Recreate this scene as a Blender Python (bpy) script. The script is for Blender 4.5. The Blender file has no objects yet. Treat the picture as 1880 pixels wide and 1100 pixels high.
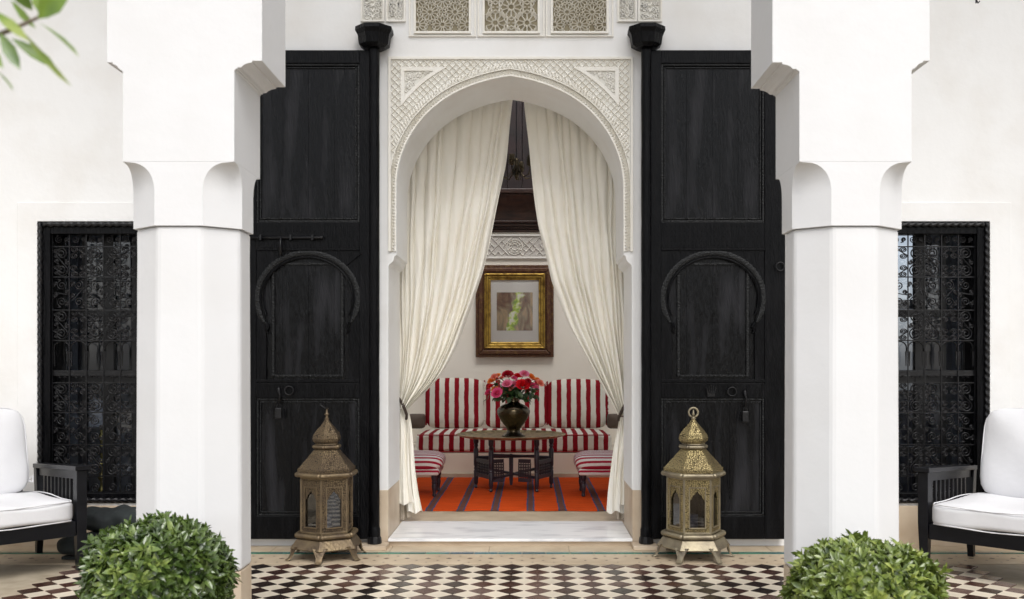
import bpy, bmesh, math, random
from math import sin, cos, pi, sqrt, radians
from mathutils import Vector, Matrix
random.seed(7)
S = bpy.context.scene
C = S.collection

# ---------------- camera, world, sun, exposure ----------------
F = 1750.0; VX = 972.0; VY = 665.0; H = 1.25
cam = bpy.data.cameras.new("camera"); camo = bpy.data.objects.new("camera", cam); C.objects.link(camo)
camo.location = (0, 0, H); camo.rotation_euler = (radians(90), 0, 0)
cam.sensor_width = 36; cam.lens = 36 * F / 1880
cam.shift_x = (940 - VX) / 1880; cam.shift_y = (VY - 550) / 1880
cam.clip_end = 500; cam.clip_start = 0.05
cam.dof.use_dof = True; cam.dof.focus_distance = 6.4; cam.dof.aperture_fstop = 4.5
S.camera = camo
world = bpy.data.worlds.new("World"); S.world = world; world.use_nodes = True
wn = world.node_tree.nodes; wl = world.node_tree.links
bg = wn['Background']
sky = wn.new('ShaderNodeTexSky'); sky.sky_type = 'NISHITA'; sky.sun_disc = False
SUN_EL = 51; SUN_AZ = 168
sky.sun_elevation = radians(SUN_EL); sky.sun_rotation = radians(SUN_AZ)
sky.dust_density = 3.0
hs = wn.new('ShaderNodeHueSaturation'); hs.inputs['Saturation'].default_value = 0.32
wl.new(sky.outputs[0], hs.inputs['Color']); wl.new(hs.outputs[0], bg.inputs[0])
bg.inputs[1].default_value = 0.15
sun = bpy.data.lights.new("sun", 'SUN'); sun.energy = 1.3; sun.angle = radians(40); sun.color = (1, .99, .97)
suno = bpy.data.objects.new("sun", sun); C.objects.link(suno)
az = radians(SUN_AZ); el = radians(SUN_EL)
d = Vector((sin(az) * cos(el), cos(az) * cos(el), sin(el)))
suno.rotation_euler = d.to_track_quat('Z', 'Y').to_euler(); suno.location = (0, -5, 12)
S.view_settings.view_transform = 'Standard'; S.view_settings.look = 'None'
S.view_settings.exposure = 0.5; S.view_settings.gamma = 1; S.view_settings.use_curve_mapping = False
S.render.engine = 'CYCLES'
S.cycles.max_bounces = 10; S.cycles.diffuse_bounces = 6

# ---------------- helpers ----------------
def PX(px, Y): return (px - VX) * Y / F
def PZ(py, Y): return H - (py - VY) * Y / F

def mat(name, col, rough=.6, metal=0, noise=None, bump=0, bscale=40, spec=.5, stretch=(1, 1, 1), rvar=0, coat=0, rnd=0):
    """noise=(scale, colour2, lo, hi)"""
    m = bpy.data.materials.new(name); m.use_nodes = True
    n = m.node_tree.nodes; l = m.node_tree.links; b = n['Principled BSDF']
    b.inputs['Base Color'].default_value = (*col, 1); b.inputs['Roughness'].default_value = rough
    b.inputs['Metallic'].default_value = metal; b.inputs['Specular IOR Level'].default_value = spec
    b.inputs['Coat Weight'].default_value = coat
    tc = n.new('ShaderNodeTexCoord'); mp = n.new('ShaderNodeMapping'); mp.inputs['Scale'].default_value = stretch
    l.new(tc.outputs['Object'], mp.inputs[0])
    m['vec'] = 1
    if noise:
        t = n.new('ShaderNodeTexNoise'); t.inputs['Scale'].default_value = noise[0]; t.inputs['Detail'].default_value = 6
        l.new(mp.outputs[0], t.inputs['Vector'])
        mr = n.new('ShaderNodeMapRange'); mr.inputs[1].default_value = noise[2]; mr.inputs[2].default_value = noise[3]
        l.new(t.outputs[0], mr.inputs[0])
        mx = n.new('ShaderNodeMix'); mx.data_type = 'RGBA'; mx.inputs[6].default_value = (*col, 1); mx.inputs[7].default_value = (*noise[1], 1)
        l.new(mr.outputs[0], mx.inputs[0]); out = mx.outputs[2]
        if rnd:
            oi = n.new('ShaderNodeObjectInfo'); h2 = n.new('ShaderNodeHueSaturation')
            m2 = n.new('ShaderNodeMapRange'); m2.inputs[3].default_value = 1 - rnd; m2.inputs[4].default_value = 1 + rnd
            l.new(oi.outputs['Random'], m2.inputs[0]); l.new(m2.outputs[0], h2.inputs['Value']); l.new(out, h2.inputs['Color']); out = h2.outputs[0]
        l.new(out, b.inputs['Base Color'])
        if rvar:
            r = n.new('ShaderNodeMapRange'); r.inputs[3].default_value = rough; r.inputs[4].default_value = rough + rvar
            l.new(mr.outputs[0], r.inputs[0]); l.new(r.outputs[0], b.inputs['Roughness'])
    if bump:
        t2 = n.new('ShaderNodeTexNoise'); t2.inputs['Scale'].default_value = bscale; t2.inputs['Detail'].default_value = 5
        l.new(mp.outputs[0], t2.inputs['Vector'])
        bp = n.new('ShaderNodeBump'); bp.inputs['Strength'].default_value = bump; bp.inputs['Distance'].default_value = .01
        l.new(t2.outputs[0], bp.inputs['Height']); l.new(bp.outputs[0], b.inputs['Normal'])
    return m

def stripe_mat(name, comps, period, duty, c1, c2, off=0, rough=.85, blur=.02):
    m = bpy.data.materials.new(name); m.use_nodes = True
    n = m.node_tree.nodes; l = m.node_tree.links; b = n['Principled BSDF']
    b.inputs['Roughness'].default_value = rough; b.inputs['Specular IOR Level'].default_value = .2
    tc = n.new('ShaderNodeTexCoord')
    dn = n.new('ShaderNodeTexNoise'); dn.inputs['Scale'].default_value = 9; l.new(tc.outputs['Object'], dn.inputs['Vector'])
    dot = n.new('ShaderNodeVectorMath'); dot.operation = 'DOT_PRODUCT'; dot.inputs[1].default_value = comps
    l.new(tc.outputs['Object'], dot.inputs[0])
    md = n.new('ShaderNodeMath'); md.operation = 'MULTIPLY_ADD'; md.inputs[1].default_value = blur * period * 7; l.new(dn.outputs[0], md.inputs[0]); l.new(dot.outputs['Value'], md.inputs[2])
    a = n.new('ShaderNodeMath'); a.operation = 'ADD'; a.inputs[1].default_value = off + 50 * period; l.new(md.outputs[0], a.inputs[0])
    dv = n.new('ShaderNodeMath'); dv.operation = 'DIVIDE'; dv.inputs[1].default_value = period; l.new(a.outputs[0], dv.inputs[0])
    fr = n.new('ShaderNodeMath'); fr.operation = 'FRACT'; l.new(dv.outputs[0], fr.inputs[0])
    lt = n.new('ShaderNodeMath'); lt.operation = 'LESS_THAN'; lt.inputs[1].default_value = duty; l.new(fr.outputs[0], lt.inputs[0])
    mx = n.new('ShaderNodeMix'); mx.data_type = 'RGBA'; mx.inputs[6].default_value = (*c2, 1); mx.inputs[7].default_value = (*c1, 1)
    l.new(lt.outputs[0], mx.inputs[0]); l.new(mx.outputs[2], b.inputs['Base Color'])
    t2 = n.new('ShaderNodeTexNoise'); t2.inputs['Scale'].default_value = 30; t2.inputs['Detail'].default_value = 6; l.new(tc.outputs['Object'], t2.inputs['Vector'])
    bp = n.new('ShaderNodeBump'); bp.inputs['Strength'].default_value = .5; bp.inputs['Distance'].default_value = .01
    l.new(t2.outputs[0], bp.inputs['Height']); l.new(bp.outputs[0], b.inputs['Normal'])
    return m

M = {}
M['plaster'] = mat('white_plaster', (.79, .79, .785), .75, noise=(2.4, (.725, .71, .685), .45, .78), bump=.3, bscale=12, spec=.25)
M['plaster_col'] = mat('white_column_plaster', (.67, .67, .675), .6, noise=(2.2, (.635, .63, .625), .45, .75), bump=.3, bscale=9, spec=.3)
M['stucco'] = mat('carved_stucco', (.80, .78, .73), .8, noise=(6, (.75, .72, .65), .4, .75), bump=.25, bscale=60, spec=.2)
M['stucco_deep'] = mat('shaded_stucco_ground', (.70, .69, .64), .9, noise=(12, (.62, .60, .54), .4, .7), spec=.1)  # darker than the ribs: shade of the recesses put into the colour
M['stucco_hole_shade'] = mat('shaded_screen_backing', (.27, .24, .17), .9, noise=(12, (.18, .155, .10), .4, .7), spec=.1)  # dark colour stands for the shaded openings between the ribs
M['stone'] = mat('beige_stone', (.60, .50, .38), .45, noise=(5, (.46, .35, .24), .35, .75), bump=.1, bscale=20)
M['stone2'] = mat('pale_tan_stone', (.56, .46, .33), .4, noise=(4, (.42, .33, .225), .35, .7), bump=.15, bscale=14, rvar=.2)
M['marble'] = mat('white_marble', (.84, .845, .85), .25, noise=(3.2, (.55, .56, .59), .52, .72), stretch=(1, 3, 1))
M['grout'] = mat('grout', (.42, .36, .27), .6, noise=(9, (.30, .25, .18), .35, .7), bump=.2, bscale=50)
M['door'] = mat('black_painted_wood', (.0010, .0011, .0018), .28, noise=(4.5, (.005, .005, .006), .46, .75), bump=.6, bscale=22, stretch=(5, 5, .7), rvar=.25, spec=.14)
M['door_panel'] = mat('worn_sheen_black_wood', (.0012, .0013, .002), .24, noise=(3.4, (.026, .026, .030), .47, .80), bump=.7, bscale=26, stretch=(3.2, 3, .45), rvar=.3, spec=.2)  # pale streaks put the door's sheen into the colour, along with wear
M['moulding'] = mat('polished_black_moulding', (.0025, .003, .0035), .24, spec=.3, bump=.8, bscale=90)
M['iron'] = mat('black_iron', (.003, .003, .004), .35, noise=(20, (.012, .011, .012), .45, .8), bump=.2, bscale=60, spec=.35)
M['blackwood'] = mat('black_lacquer', (.002, .0022, .004), .33, noise=(6, (.006, .0065, .009), .4, .8), spec=.3, stretch=(1, 1, 4), bump=.05)
M['darkwood'] = mat('dark_brown_wood', (.045, .017, .010), .35, noise=(7, (.014, .006, .005), .35, .7), stretch=(1, 1, 5), bump=.3, bscale=18)
M['ceilwood'] = mat('ceiling_wood', (.020, .007, .007), .45, noise=(5, (.008, .004, .004), .35, .7), bump=.3, bscale=16)
M['tablewood'] = mat('turned_dark_wood', (.035, .028, .040), .38, noise=(14, (.014, .010, .016), .35, .7), bump=.2, bscale=40)
M['white_fabric'] = mat('white_cushion', (.70, .70, .715), .9, noise=(3, (.64, .64, .66), .4, .8), bump=.7, bscale=6, spec=.15)
M['dark_fabric'] = mat('dark_green_cloth', (.006, .009, .010), .8, noise=(9, (.014, .02, .02), .4, .7), bump=.6, bscale=14)
M['tieback'] = mat('tieback_brown', (.035, .02, .012), .7, bump=.4, bscale=80)
M['liner'] = mat('beige_curtain_liner', (.52, .45, .36), .85, noise=(14, (.40, .34, .26), .4, .7), bump=.2)
M['glass'] = mat('window_glass', (.02, .022, .028), .04, spec=.9)
M['casement'] = mat('casement_paint', (.006, .006, .007), .35, bump=.1)
M['brassdark'] = mat('bronze', (.10, .078, .048), .22, metal=1, noise=(5, (.035, .028, .020), .4, .65), rvar=.1)
M['brass'] = mat('brass', (.85, .68, .22), .3, metal=1, noise=(12, (.30, .2, .06), .4, .7), bump=.2)
M['gold'] = mat('gilt', (.50, .33, .075), .32, metal=.85, noise=(16, (.16, .085, .02), .42, .7), bump=.4, bscale=50)
M['frame_brown'] = mat('old_frame_brown', (.085, .03, .012), .4, metal=.2, noise=(22, (.20, .12, .035), .5, .8), bump=.8, bscale=60)
M['mat_board'] = mat('mat_board', (.86, .84, .80), .5)
M['lampshade'] = mat('white_lampshade', (.8, .8, .8), .8)
M['pot'] = mat('terracotta_pot', (.34, .17, .10), .8, noise=(8, (.24, .12, .08), .4, .7), bump=.2)
M['soil'] = mat('soil', (.04, .028, .02), .95, bump=.6)
M['bark'] = mat('bark', (.13, .10, .07), .9, bump=.6, bscale=40)
M['red'] = mat('red_piping', (.35, .012, .016), .8)
M['green_tile'] = mat('green_glazed_tile', (.045, .16, .11), .22, noise=(3, (.03, .09, .13), .4, .65), rnd=.3)
M['tile_light'] = mat('cream_tile', (.69, .62, .50), .30, noise=(2.2, (.56, .49, .39), .35, .7), bump=.12, bscale=22, rnd=.1, rvar=.18)
M['tile_small'] = mat('small_mosaic_tile', (.05, .02, .015), .35, noise=(3, (.14, .09, .06), .4, .7), rnd=.4)

def pos_mat(name, base, ramp_cols, scale, rough, rnd=.0):
    m = bpy.data.materials.new(name); m.use_nodes = True
    n = m.node_tree.nodes; l = m.node_tree.links; b = n['Principled BSDF']
    g = n.new('ShaderNodeNewGeometry'); t = n.new('ShaderNodeTexNoise'); t.inputs['Scale'].default_value = scale; t.inputs['Detail'].default_value = 3
    l.new(g.outputs['Position'], t.inputs['Vector'])
    oi = n.new('ShaderNodeObjectInfo'); ma = n.new('ShaderNodeMath'); ma.operation = 'MULTIPLY_ADD'; ma.inputs[1].default_value = rnd
    l.new(oi.outputs['Random'], ma.inputs[0]); l.new(t.outputs[0], ma.inputs[2])
    su = n.new('ShaderNodeMath'); su.operation = 'SUBTRACT'; su.inputs[1].default_value = rnd / 2; l.new(ma.outputs[0], su.inputs[0])
    cr = n.new('ShaderNodeValToRGB'); e = cr.color_ramp.elements
    e[0].position, e[0].color = ramp_cols[0][0], (*ramp_cols[0][1], 1); e[1].position, e[1].color = ramp_cols[-1][0], (*ramp_cols[-1][1], 1)
    for p, c in ramp_cols[1:-1]:
        x = e.new(p); x.color = (*c, 1)
    l.new(su.outputs[0], cr.inputs[0]); l.new(cr.outputs[0], b.inputs['Base Color'])
    b.inputs['Roughness'].default_value = rough
    t2 = n.new('ShaderNodeTexNoise'); t2.inputs['Scale'].default_value = 30; l.new(g.outputs['Position'], t2.inputs['Vector'])
    bp = n.new('ShaderNodeBump'); bp.inputs['Strength'].default_value = .15; bp.inputs['Distance'].default_value = .01
    l.new(t2.outputs[0], bp.inputs['Height']); l.new(bp.outputs[0], b.inputs['Normal'])
    return m
M['tile_dark'] = pos_mat('dark_tile', None, [(.30, (.014, .010, .009)), (.46, (.028, .014, .011)), (.58, (.065, .025, .019)), (.72, (.15, .10, .085)), (.85, (.2, .17, .15))], .9, .25, .32)

def leaf_mat(name, c1, c2, c3, rough=.3, scale=20):
    m = pos_mat(name, None, [(.25, c1), (.5, c2), (.75, c3)], scale, rough, .3)
    b = m.node_tree.nodes['Principled BSDF']; b.inputs['Specular IOR Level'].default_value = .9
    n = m.node_tree.nodes; l = m.node_tree.links
    tr = n.new('ShaderNodeBsdfTranslucent'); mx = n.new('ShaderNodeMixShader'); mx.inputs[0].default_value = .22
    cr = [x for x in n if x.type == 'VALTORGB'][0]
    l.new(cr.outputs[0], tr.inputs[0]); l.new(b.outputs[0], mx.inputs[1]); l.new(tr.outputs[0], mx.inputs[2])
    l.new(mx.outputs[0], n['Material Output'].inputs[0])
    return m
M['box_leaf'] = leaf_mat('glossy_shrub_leaf', (.035, .065, .014), (.11, .17, .035), (.29, .36, .09), .26, 22)
M['box_leaf_light'] = leaf_mat('light_shrub_leaf', (.055, .09, .018), (.17, .23, .045), (.38, .43, .10), .27, 20)
M['citrus_leaf'] = leaf_mat('citrus_leaf', (.07, .14, .012), (.16, .26, .02), (.34, .40, .10), .35, 16)
M['rose_leaf'] = leaf_mat('rose_leaf', (.012, .035, .010), (.03, .075, .018), (.07, .14, .03), .4, 30)
M['stem'] = mat('green_stem', (.03, .07, .02), .6)
for nm, c in dict(red=(.70, .008, .018), crimson=(.45, .005, .02), pink=(.88, .24, .38), coral=(.90, .28, .20), orange=(.92, .27, .05), magenta=(.80, .09, .24)).items():
    M['rose_' + nm] = mat(nm + '_rose_petal', c, .6, noise=(60, tuple(min(1, x * 1.5 + .02) for x in c), .4, .8), spec=.2)
RED = (.25, .005, .012); CREAM = (.74, .70, .60)
M['stripe_x'] = stripe_mat('red_cream_stripe', (1, 0, 0), .109, .47, RED, CREAM)
M['stripe_seat'] = stripe_mat('red_cream_stripe_seat', (1, 0, 0), .107, .47, RED, CREAM, off=.02)
M['stripe_stool'] = stripe_mat('crimson_white_stripe', (.55, 0, 1), .046, .45, (.42, .02, .05), (.82, .80, .77))

# curtain fabric with a little translucency
def curtain_mat():
    m = mat('cream_curtain', (.90, .875, .80), .85, noise=(4, (.88, .84, .75), .4, .8), bump=.12, bscale=40, spec=.1)
    n = m.node_tree.nodes; l = m.node_tree.links; b = n['Principled BSDF']
    tr = n.new('ShaderNodeBsdfTranslucent'); tr.inputs[0].default_value = (.75, .70, .55, 1)
    mx = n.new('ShaderNodeMixShader'); mx.inputs[0].default_value = .07
    l.new(b.outputs[0], mx.inputs[1]); l.new(tr.outputs[0], mx.inputs[2]); l.new(mx.outputs[0], n['Material Output'].inputs[0])
    return m
M['curtain'] = curtain_mat()

def pane_mat(name='clear_pane', tint=(.8, .83, .88), ior=1.42, mn=.03):
    m = bpy.data.materials.new(name); m.use_nodes = True; n = m.node_tree.nodes; l = m.node_tree.links
    n.remove(n['Principled BSDF'])
    g = n.new('ShaderNodeBsdfGlossy'); g.inputs['Roughness'].default_value = .03
    t = n.new('ShaderNodeBsdfTransparent'); t.inputs[0].default_value = (*tint, 1)
    fr = n.new('ShaderNodeFresnel'); fr.inputs[0].default_value = ior
    ad = n.new('ShaderNodeMath'); ad.operation = 'ADD'; ad.inputs[1].default_value = mn; l.new(fr.outputs[0], ad.inputs[0])
    mx = n.new('ShaderNodeMixShader'); l.new(ad.outputs[0], mx.inputs[0]); l.new(t.outputs[0], mx.inputs[1]); l.new(g.outputs[0], mx.inputs[2])
    l.new(mx.outputs[0], n['Material Output'].inputs[0]); return m
M['pane'] = pane_mat()
M['lantern_glass'] = pane_mat('dusty_lantern_glass', (.55, .56, .6), 1.5, .10)

def lantern_mat(name, c1, c2, c3):
    m = bpy.data.materials.new(name); m.use_nodes = True; n = m.node_tree.nodes; l = m.node_tree.links; b = n['Principled BSDF']
    tc = n.new('ShaderNodeTexCoord'); v = n.new('ShaderNodeTexVoronoi'); v.inputs['Scale'].default_value = 92; v.feature = 'DISTANCE_TO_EDGE'
    nz = n.new('ShaderNodeTexNoise'); nz.inputs['Scale'].default_value = 7; nz.inputs['Detail'].default_value = 5
    l.new(tc.outputs['Object'], v.inputs['Vector']); l.new(tc.outputs['Object'], nz.inputs['Vector'])
    cr = n.new('ShaderNodeValToRGB'); e = cr.color_ramp.elements; e[0].position = .32; e[0].color = (*c2, 1); e[1].position = .68; e[1].color = (*c1, 1)
    l.new(nz.outputs[0], cr.inputs[0])
    mr = n.new('ShaderNodeMapRange'); mr.inputs[1].default_value = .03; mr.inputs[2].default_value = .13; l.new(v.outputs['Distance'], mr.inputs[0])
    mx = n.new('ShaderNodeMix'); mx.data_type = 'RGBA'; mx.inputs[6].default_value = (*c3, 1)
    l.new(mr.outputs[0], mx.inputs[0]); l.new(cr.outputs[0], mx.inputs[7]); l.new(mx.outputs[2], b.inputs['Base Color'])
    b.inputs['Metallic'].default_value = .75; b.inputs['Roughness'].default_value = .42
    bp = n.new('ShaderNodeBump'); bp.inputs['Strength'].default_value = .8; bp.inputs['Distance'].default_value = .004
    l.new(mr.outputs[0], bp.inputs['Height']); l.new(bp.outputs[0], b.inputs['Normal'])
    return m
M['lantern_old'] = lantern_mat('tarnished_copper_brass', (.27, .20, .115), (.13, .095, .065), (.04, .028, .02))
M['lantern_old_trim'] = mat('tarnished_trim', (.24, .18, .105), .45, metal=.7, noise=(9, (.11, .08, .055), .4, .7), bump=.4, bscale=60)
M['lantern_brass'] = lantern_mat('pierced_brass', (.52, .42, .20), (.27, .21, .11), (.06, .045, .022))
M['lantern_brass_trim'] = mat('brass_trim', (.36, .31, .21), .42, metal=.7, noise=(8, (.18, .15, .11), .4, .7), bump=.3, bscale=60)

class MB:
    def __init__(s): s.v = []; s.f = []
    def add(s, vs, fs):
        o = len(s.v); s.v += [tuple(p) for p in vs]; s.f += [tuple(i + o for i in f) for f in fs]; return s
    def box(s, x0, x1, y0, y1, z0, z1):
        return s.add([(x0, y0, z0), (x1, y0, z0), (x1, y1, z0), (x0, y1, z0), (x0, y0, z1), (x1, y0, z1), (x1, y1, z1), (x0, y1, z1)],
                     [(0, 3, 2, 1), (4, 5, 6, 7), (0, 1, 5, 4), (1, 2, 6, 5), (2, 3, 7, 6), (3, 0, 4, 7)])
    def loft(s, rings, cap=True, closed=True):
        n = len(rings[0]); vs = [p for r in rings for p in r]; fs = []
        for i in range(len(rings) - 1):
            for j in range(n if closed else n - 1):
                k = (j + 1) % n
                fs.append((i * n + j, i * n + k, (i + 1) * n + k, (i + 1) * n + j))
        if cap and closed:
            fs.append(tuple(reversed(range(n)))); fs.append(tuple((len(rings) - 1) * n + j for j in range(n)))
        return s.add(vs, fs)
    def prism(s, poly, y0, y1):      # poly of (x,z), extruded along Y
        return s.loft([[(x, y0, z) for x, z in poly], [(x, y1, z) for x, z in poly]])
    def lathe(s, prof, n=24, cx=0, cy=0, ph=0, cap=True):   # prof of (r,z)
        return s.loft([[(cx + r * cos(2 * pi * j / n + ph), cy + r * sin(2 * pi * j / n + ph), z) for j in range(n)] for r, z in prof], cap)
    def tube(s, pts, r, n=6, cap=True, ry=None):
        pts = [Vector(p) for p in pts]; rings = []
        up = None
        for i, p in enumerate(pts):
            t = (pts[min(i + 1, len(pts) - 1)] - pts[max(i - 1, 0)])
            if t.length < 1e-9: t = Vector((0, 0, 1))
            t.normalize()
            if up is None:
                up = Vector((0, 1, 0)) if abs(t.y) < .9 else Vector((1, 0, 0))
            a = t.cross(up)
            if a.length < 1e-6: a = t.cross(Vector((1, .3, .2)))
            a.normalize(); b = a.cross(t).normalized()
            rr = r[i] if isinstance(r, (list, tuple)) else r
            rings.append([p + a * (rr * cos(2 * pi * j / n + pi / n)) + b * ((ry or rr) * sin(2 * pi * j / n + pi / n)) for j in range(n)])
        return s.loft(rings, cap)
    def grid(s, fn, nu, nv):
        vs = [fn(i / nu, j / nv) for j in range(nv + 1) for i in range(nu + 1)]
        return s.add(vs, [(j * (nu + 1) + i, j * (nu + 1) + i + 1, (j + 1) * (nu + 1) + i + 1, (j + 1) * (nu + 1) + i) for j in range(nv) for i in range(nu)])
    def xform(s, mtx): s.v = [tuple(mtx @ Vector(p)) for p in s.v]; return s
    def mesh(s, name, m, smooth=False):
        me = bpy.data.meshes.new(name); me.from_pydata(s.v, [], s.f)
        if m: me.materials.append(m)
        bm = bmesh.new(); bm.from_mesh(me); bmesh.ops.recalc_face_normals(bm, faces=bm.faces); bm.to_mesh(me); bm.free()
        if smooth:
            me.polygons.foreach_set('use_smooth', [True] * len(me.polygons))
            if smooth != 'all': me.set_sharp_from_angle(angle=radians(38))
        return me
    def build(s, name, m, parent=None, smooth=False, bevel=0, kind=None, loc=None, rot=None):
        o = bpy.data.objects.new(name, s.mesh(name, m, smooth)); C.objects.link(o)
        if parent: o.parent = parent
        if kind: o['kind'] = kind
        if loc: o.location = loc
        if rot: o.rotation_euler = rot
        if bevel:
            b = o.modifiers.new('bevel', 'BEVEL'); b.width = bevel; b.segments = 2; b.limit_method = 'ANGLE'; b.harden_normals = False
        return o

def inst(name, mesh, parent=None, loc=(0, 0, 0), rot=(0, 0, 0), scale=(1, 1, 1)):
    o = bpy.data.objects.new(name, mesh); C.objects.link(o); o.parent = parent
    o.location = loc; o.rotation_euler = rot; o.scale = scale; return o
def thing(name, label, cat, loc=(0, 0, 0), rz=0, group=None):
    o = bpy.data.objects.new(name, None); C.objects.link(o); o.location = loc; o.rotation_euler = (0, 0, rz)
    o.empty_display_size = .1; o['label'] = label; o['category'] = cat
    if group: o['group'] = group
    return o
def tag(o, label, cat, group=None):
    o['label'] = label; o['category'] = cat
    if group: o['group'] = group
    return o
def kids(o): return [c for c in bpy.data.objects if c.parent == o]
def copy_tree(o, parent=None):
    c = o.copy(); C.objects.link(c); c.parent = parent
    for ch in kids(o): copy_tree(ch, c)
    return c
def pillow(sx, sy, sz, n=14, p=5, puff=.35, thin='y', wob=.0, seed=0, camel=0):
    """rounded cushion centred at origin; half sizes sx,sy,sz; thin axis tapers towards its edges"""
    rr = random.Random(seed); ph = [rr.uniform(0, 6) for _ in range(6)]
    mb = MB(); pts = {}
    fs = []; vs = []
    def key(a): return tuple(round(x, 5) for x in a)
    def vid(a):
        k = key(a)
        if k not in pts: pts[k] = len(vs); vs.append(a)
        return pts[k]
    for ax in range(3):
        for sg in (-1, 1):
            for i in range(n):
                for j in range(n):
                    q = []
                    for (di, dj) in ((0, 0), (1, 0), (1, 1), (0, 1)):
                        u = -1 + 2 * (i + di) / n; v = -1 + 2 * (j + dj) / n
                        a = [0, 0, 0]; a[ax] = sg; a[(ax + 1) % 3] = u; a[(ax + 2) % 3] = v
                        q.append(vid(tuple(a)))
                    fs.append(q if sg > 0 else q[::-1])
    out = []
    for a in vs:
        L = (abs(a[0]) ** p + abs(a[1]) ** p + abs(a[2]) ** p) ** (1 / p)
        q = [a[0] / L, a[1] / L, a[2] / L]
        t = {'x': 0, 'y': 1, 'z': 2}[thin]; o = [k for k in range(3) if k != t]
        ed = max(abs(q[o[0]]), abs(q[o[1]]))
        q[t] *= (1 - puff * ed ** 3)
        x, y, z = q[0] * sx, q[1] * sy, q[2] * sz
        w = wob * (sin(9 * x + ph[0]) * cos(8 * z + ph[1]) + .6 * sin(17 * x + ph[2] + 6 * y) * cos(15 * z + ph[3]))
        if thin == 'y': y += w
        else: z += w
        if camel: z += camel * (1 - (x / sx) ** 2) * (z / sz if z > 0 else 0)
        out.append((x, y, z))
    return mb.add(out, fs)

# =====================================================================
# FLOOR (courtyard and gallery)
# =====================================================================
YW = 6.48           # face of the house wall
floor = MB().box(-9, 9, -14, YW + .02, -.12, -.003).build('floor', M['grout']); floor['kind'] = 'structure'
# checker of square tiles laid on the diagonal
D = .154; T = .0045
def tile_mesh(dg, name, m, h=.006):
    a = dg / 2 - .0016; b = a - .002
    return MB().loft([[(a, 0, -.004), (0, a, -.004), (-a, 0, -.004), (0, -a, -.004)], [(a, 0, h - .0012), (0, a, h - .0012), (-a, 0, h - .0012), (0, -a, h - .0012)],
                      [(b, 0, h), (0, b, h), (-b, 0, h), (0, -b, h)]], cap=True).mesh(name, m)
td = tile_mesh(D * .97, 'tile_dark', M['tile_dark'], .003); tl = tile_mesh(D * 1.0, 'tile_light', M['tile_light'], .002)
Y0T = 5.82; X0T = PX(780 + 940 / 5.875, Y0T)
tiles = []
for r in range(0, 60):
    for c in range(-24, 24):
        x = X0T + c * D; y = Y0T - r * D
        if -2.86 < x < 2.74: tiles.append((x, y, 1))
        if -2.80 < x + D / 2 < 2.68: tiles.append((x + D / 2, y - D / 2, 0))
def inview(x, y):
    if y < 4.98: return False
    px = VX + F * x / y
    if px < -20 or px > 1900: return False
    for a, b in ((225, 462), (1440, 1660)):
        if a < px < b: return False
    return True
vis = [t for t in tiles if inview(t[0], t[1])]
vis.sort(key=lambda t: t[1] - (.5 if t[2] else 0))
ind = set(vis[:300])
sd, sl = MB(), MB()
for t in tiles:
    x, y, k = t
    if t in ind:
        inst('tile', td if k else tl, floor, (x, y, random.uniform(-.0006, .0006)), (random.uniform(-.004, .004), random.uniform(-.004, .004), random.uniform(-.012, .012)))
    else:
        q = (td if k else tl); o = (sd if k else sl)
        o.add([(v.co.x + x, v.co.y + y, v.co.z) for v in q.vertices], [tuple(p.vertices) for p in q.polygons])
sd.build('dark_tiling', M['tile_dark'], floor, kind='stuff'); sl.build('cream_tiling', M['tile_light'], floor, kind='stuff')
# mosaic border of small diamonds
ts = tile_mesh(.042, 'small_tile', M['tile_small'], .0015); mosaic = MB()
P2 = .133
for c in range(-26, 27):
    x = c * P2 + .02
    if 462 < VX + F * x / 6.07 < 1440 or VX + F * x / 6.07 < 160 or VX + F * x / 6.07 > 1740:
        inst('tile', ts, floor, (x, 6.07, 0))
    for (dx, yy, s) in ((.5, 6.135, .55), (.5, 6.005, .6), (0, 5.95, .45), (0, 6.17, .3)):
        if random.random() < .8:
            a = .019 * s; xx = x + dx * P2
            mosaic.add([(xx + a, yy, .0015), (xx, yy + a, .0015), (xx - a, yy, .0015), (xx, yy - a, .0015)], [(0, 1, 2, 3)])
mosaic.build('small_mosaic', M['tile_small'], floor, kind='stuff')
# border field of small cream tiles under the diamonds
MB().box(-6, 6, 5.905, 6.205, -.004, .0005).build('mosaic_bed', M['stone2'], floor)
# green glazed strip
for c in range(-22, 23):
    x = c * .157 + .03
    MB().box(x - .0765, x + .0765, 6.215, 6.262, -.003, .004).build('green_tile', M['green_tile'], floor)
# tan slabs against the house
x = -5.6
while x < 5.6:
    w = random.uniform(.5, .8)
    MB().box(x, x + w - .004, 6.268, 6.475, -.01, .004).build('paving_slab', M['stone2'], floor, bevel=.001); x += w

# =====================================================================
# HOUSE WALL
# =====================================================================
YB = 7.05
house = thing('house_wall', 'long white plastered house wall with central arch and two window openings', 'wall', (0, YW, 0))
def hp(mb, name, m, **k):       # part of the house, given in world coords
    mb.v = [(x, y - YW, z) for x, y, z in mb.v]; return mb.build(name, m, house, **k)
ZT = 6.4; ZS = 4.6; YS = 11.1; ZF = .054
XL = PX(655, YW); XR = PX(1222, YW)
wl0, wl1 = PX(70, YW), PX(272, YW); wr0, wr1 = PX(1616, YW), PX(1816, YW)
wz1, wz0 = PZ(407, YW), PZ(924, YW)
w = MB()
w.box(-6, wl0, YW, YB, 0, ZT); w.box(wl0, wl1, YW, YB, 0, wz0); w.box(wl0, wl1, YW, YB, wz1, ZT); w.box(wl1, XL, YW, YB, 0, ZT)
w.box(XR, wr0, YW, YB, 0, ZT); w.box(wr0, wr1, YW, YB, 0, wz0); w.box(wr0, wr1, YW, YB, wz1, ZT); w.box(wr1, 6, YW, YB, 0, ZT)
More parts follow.
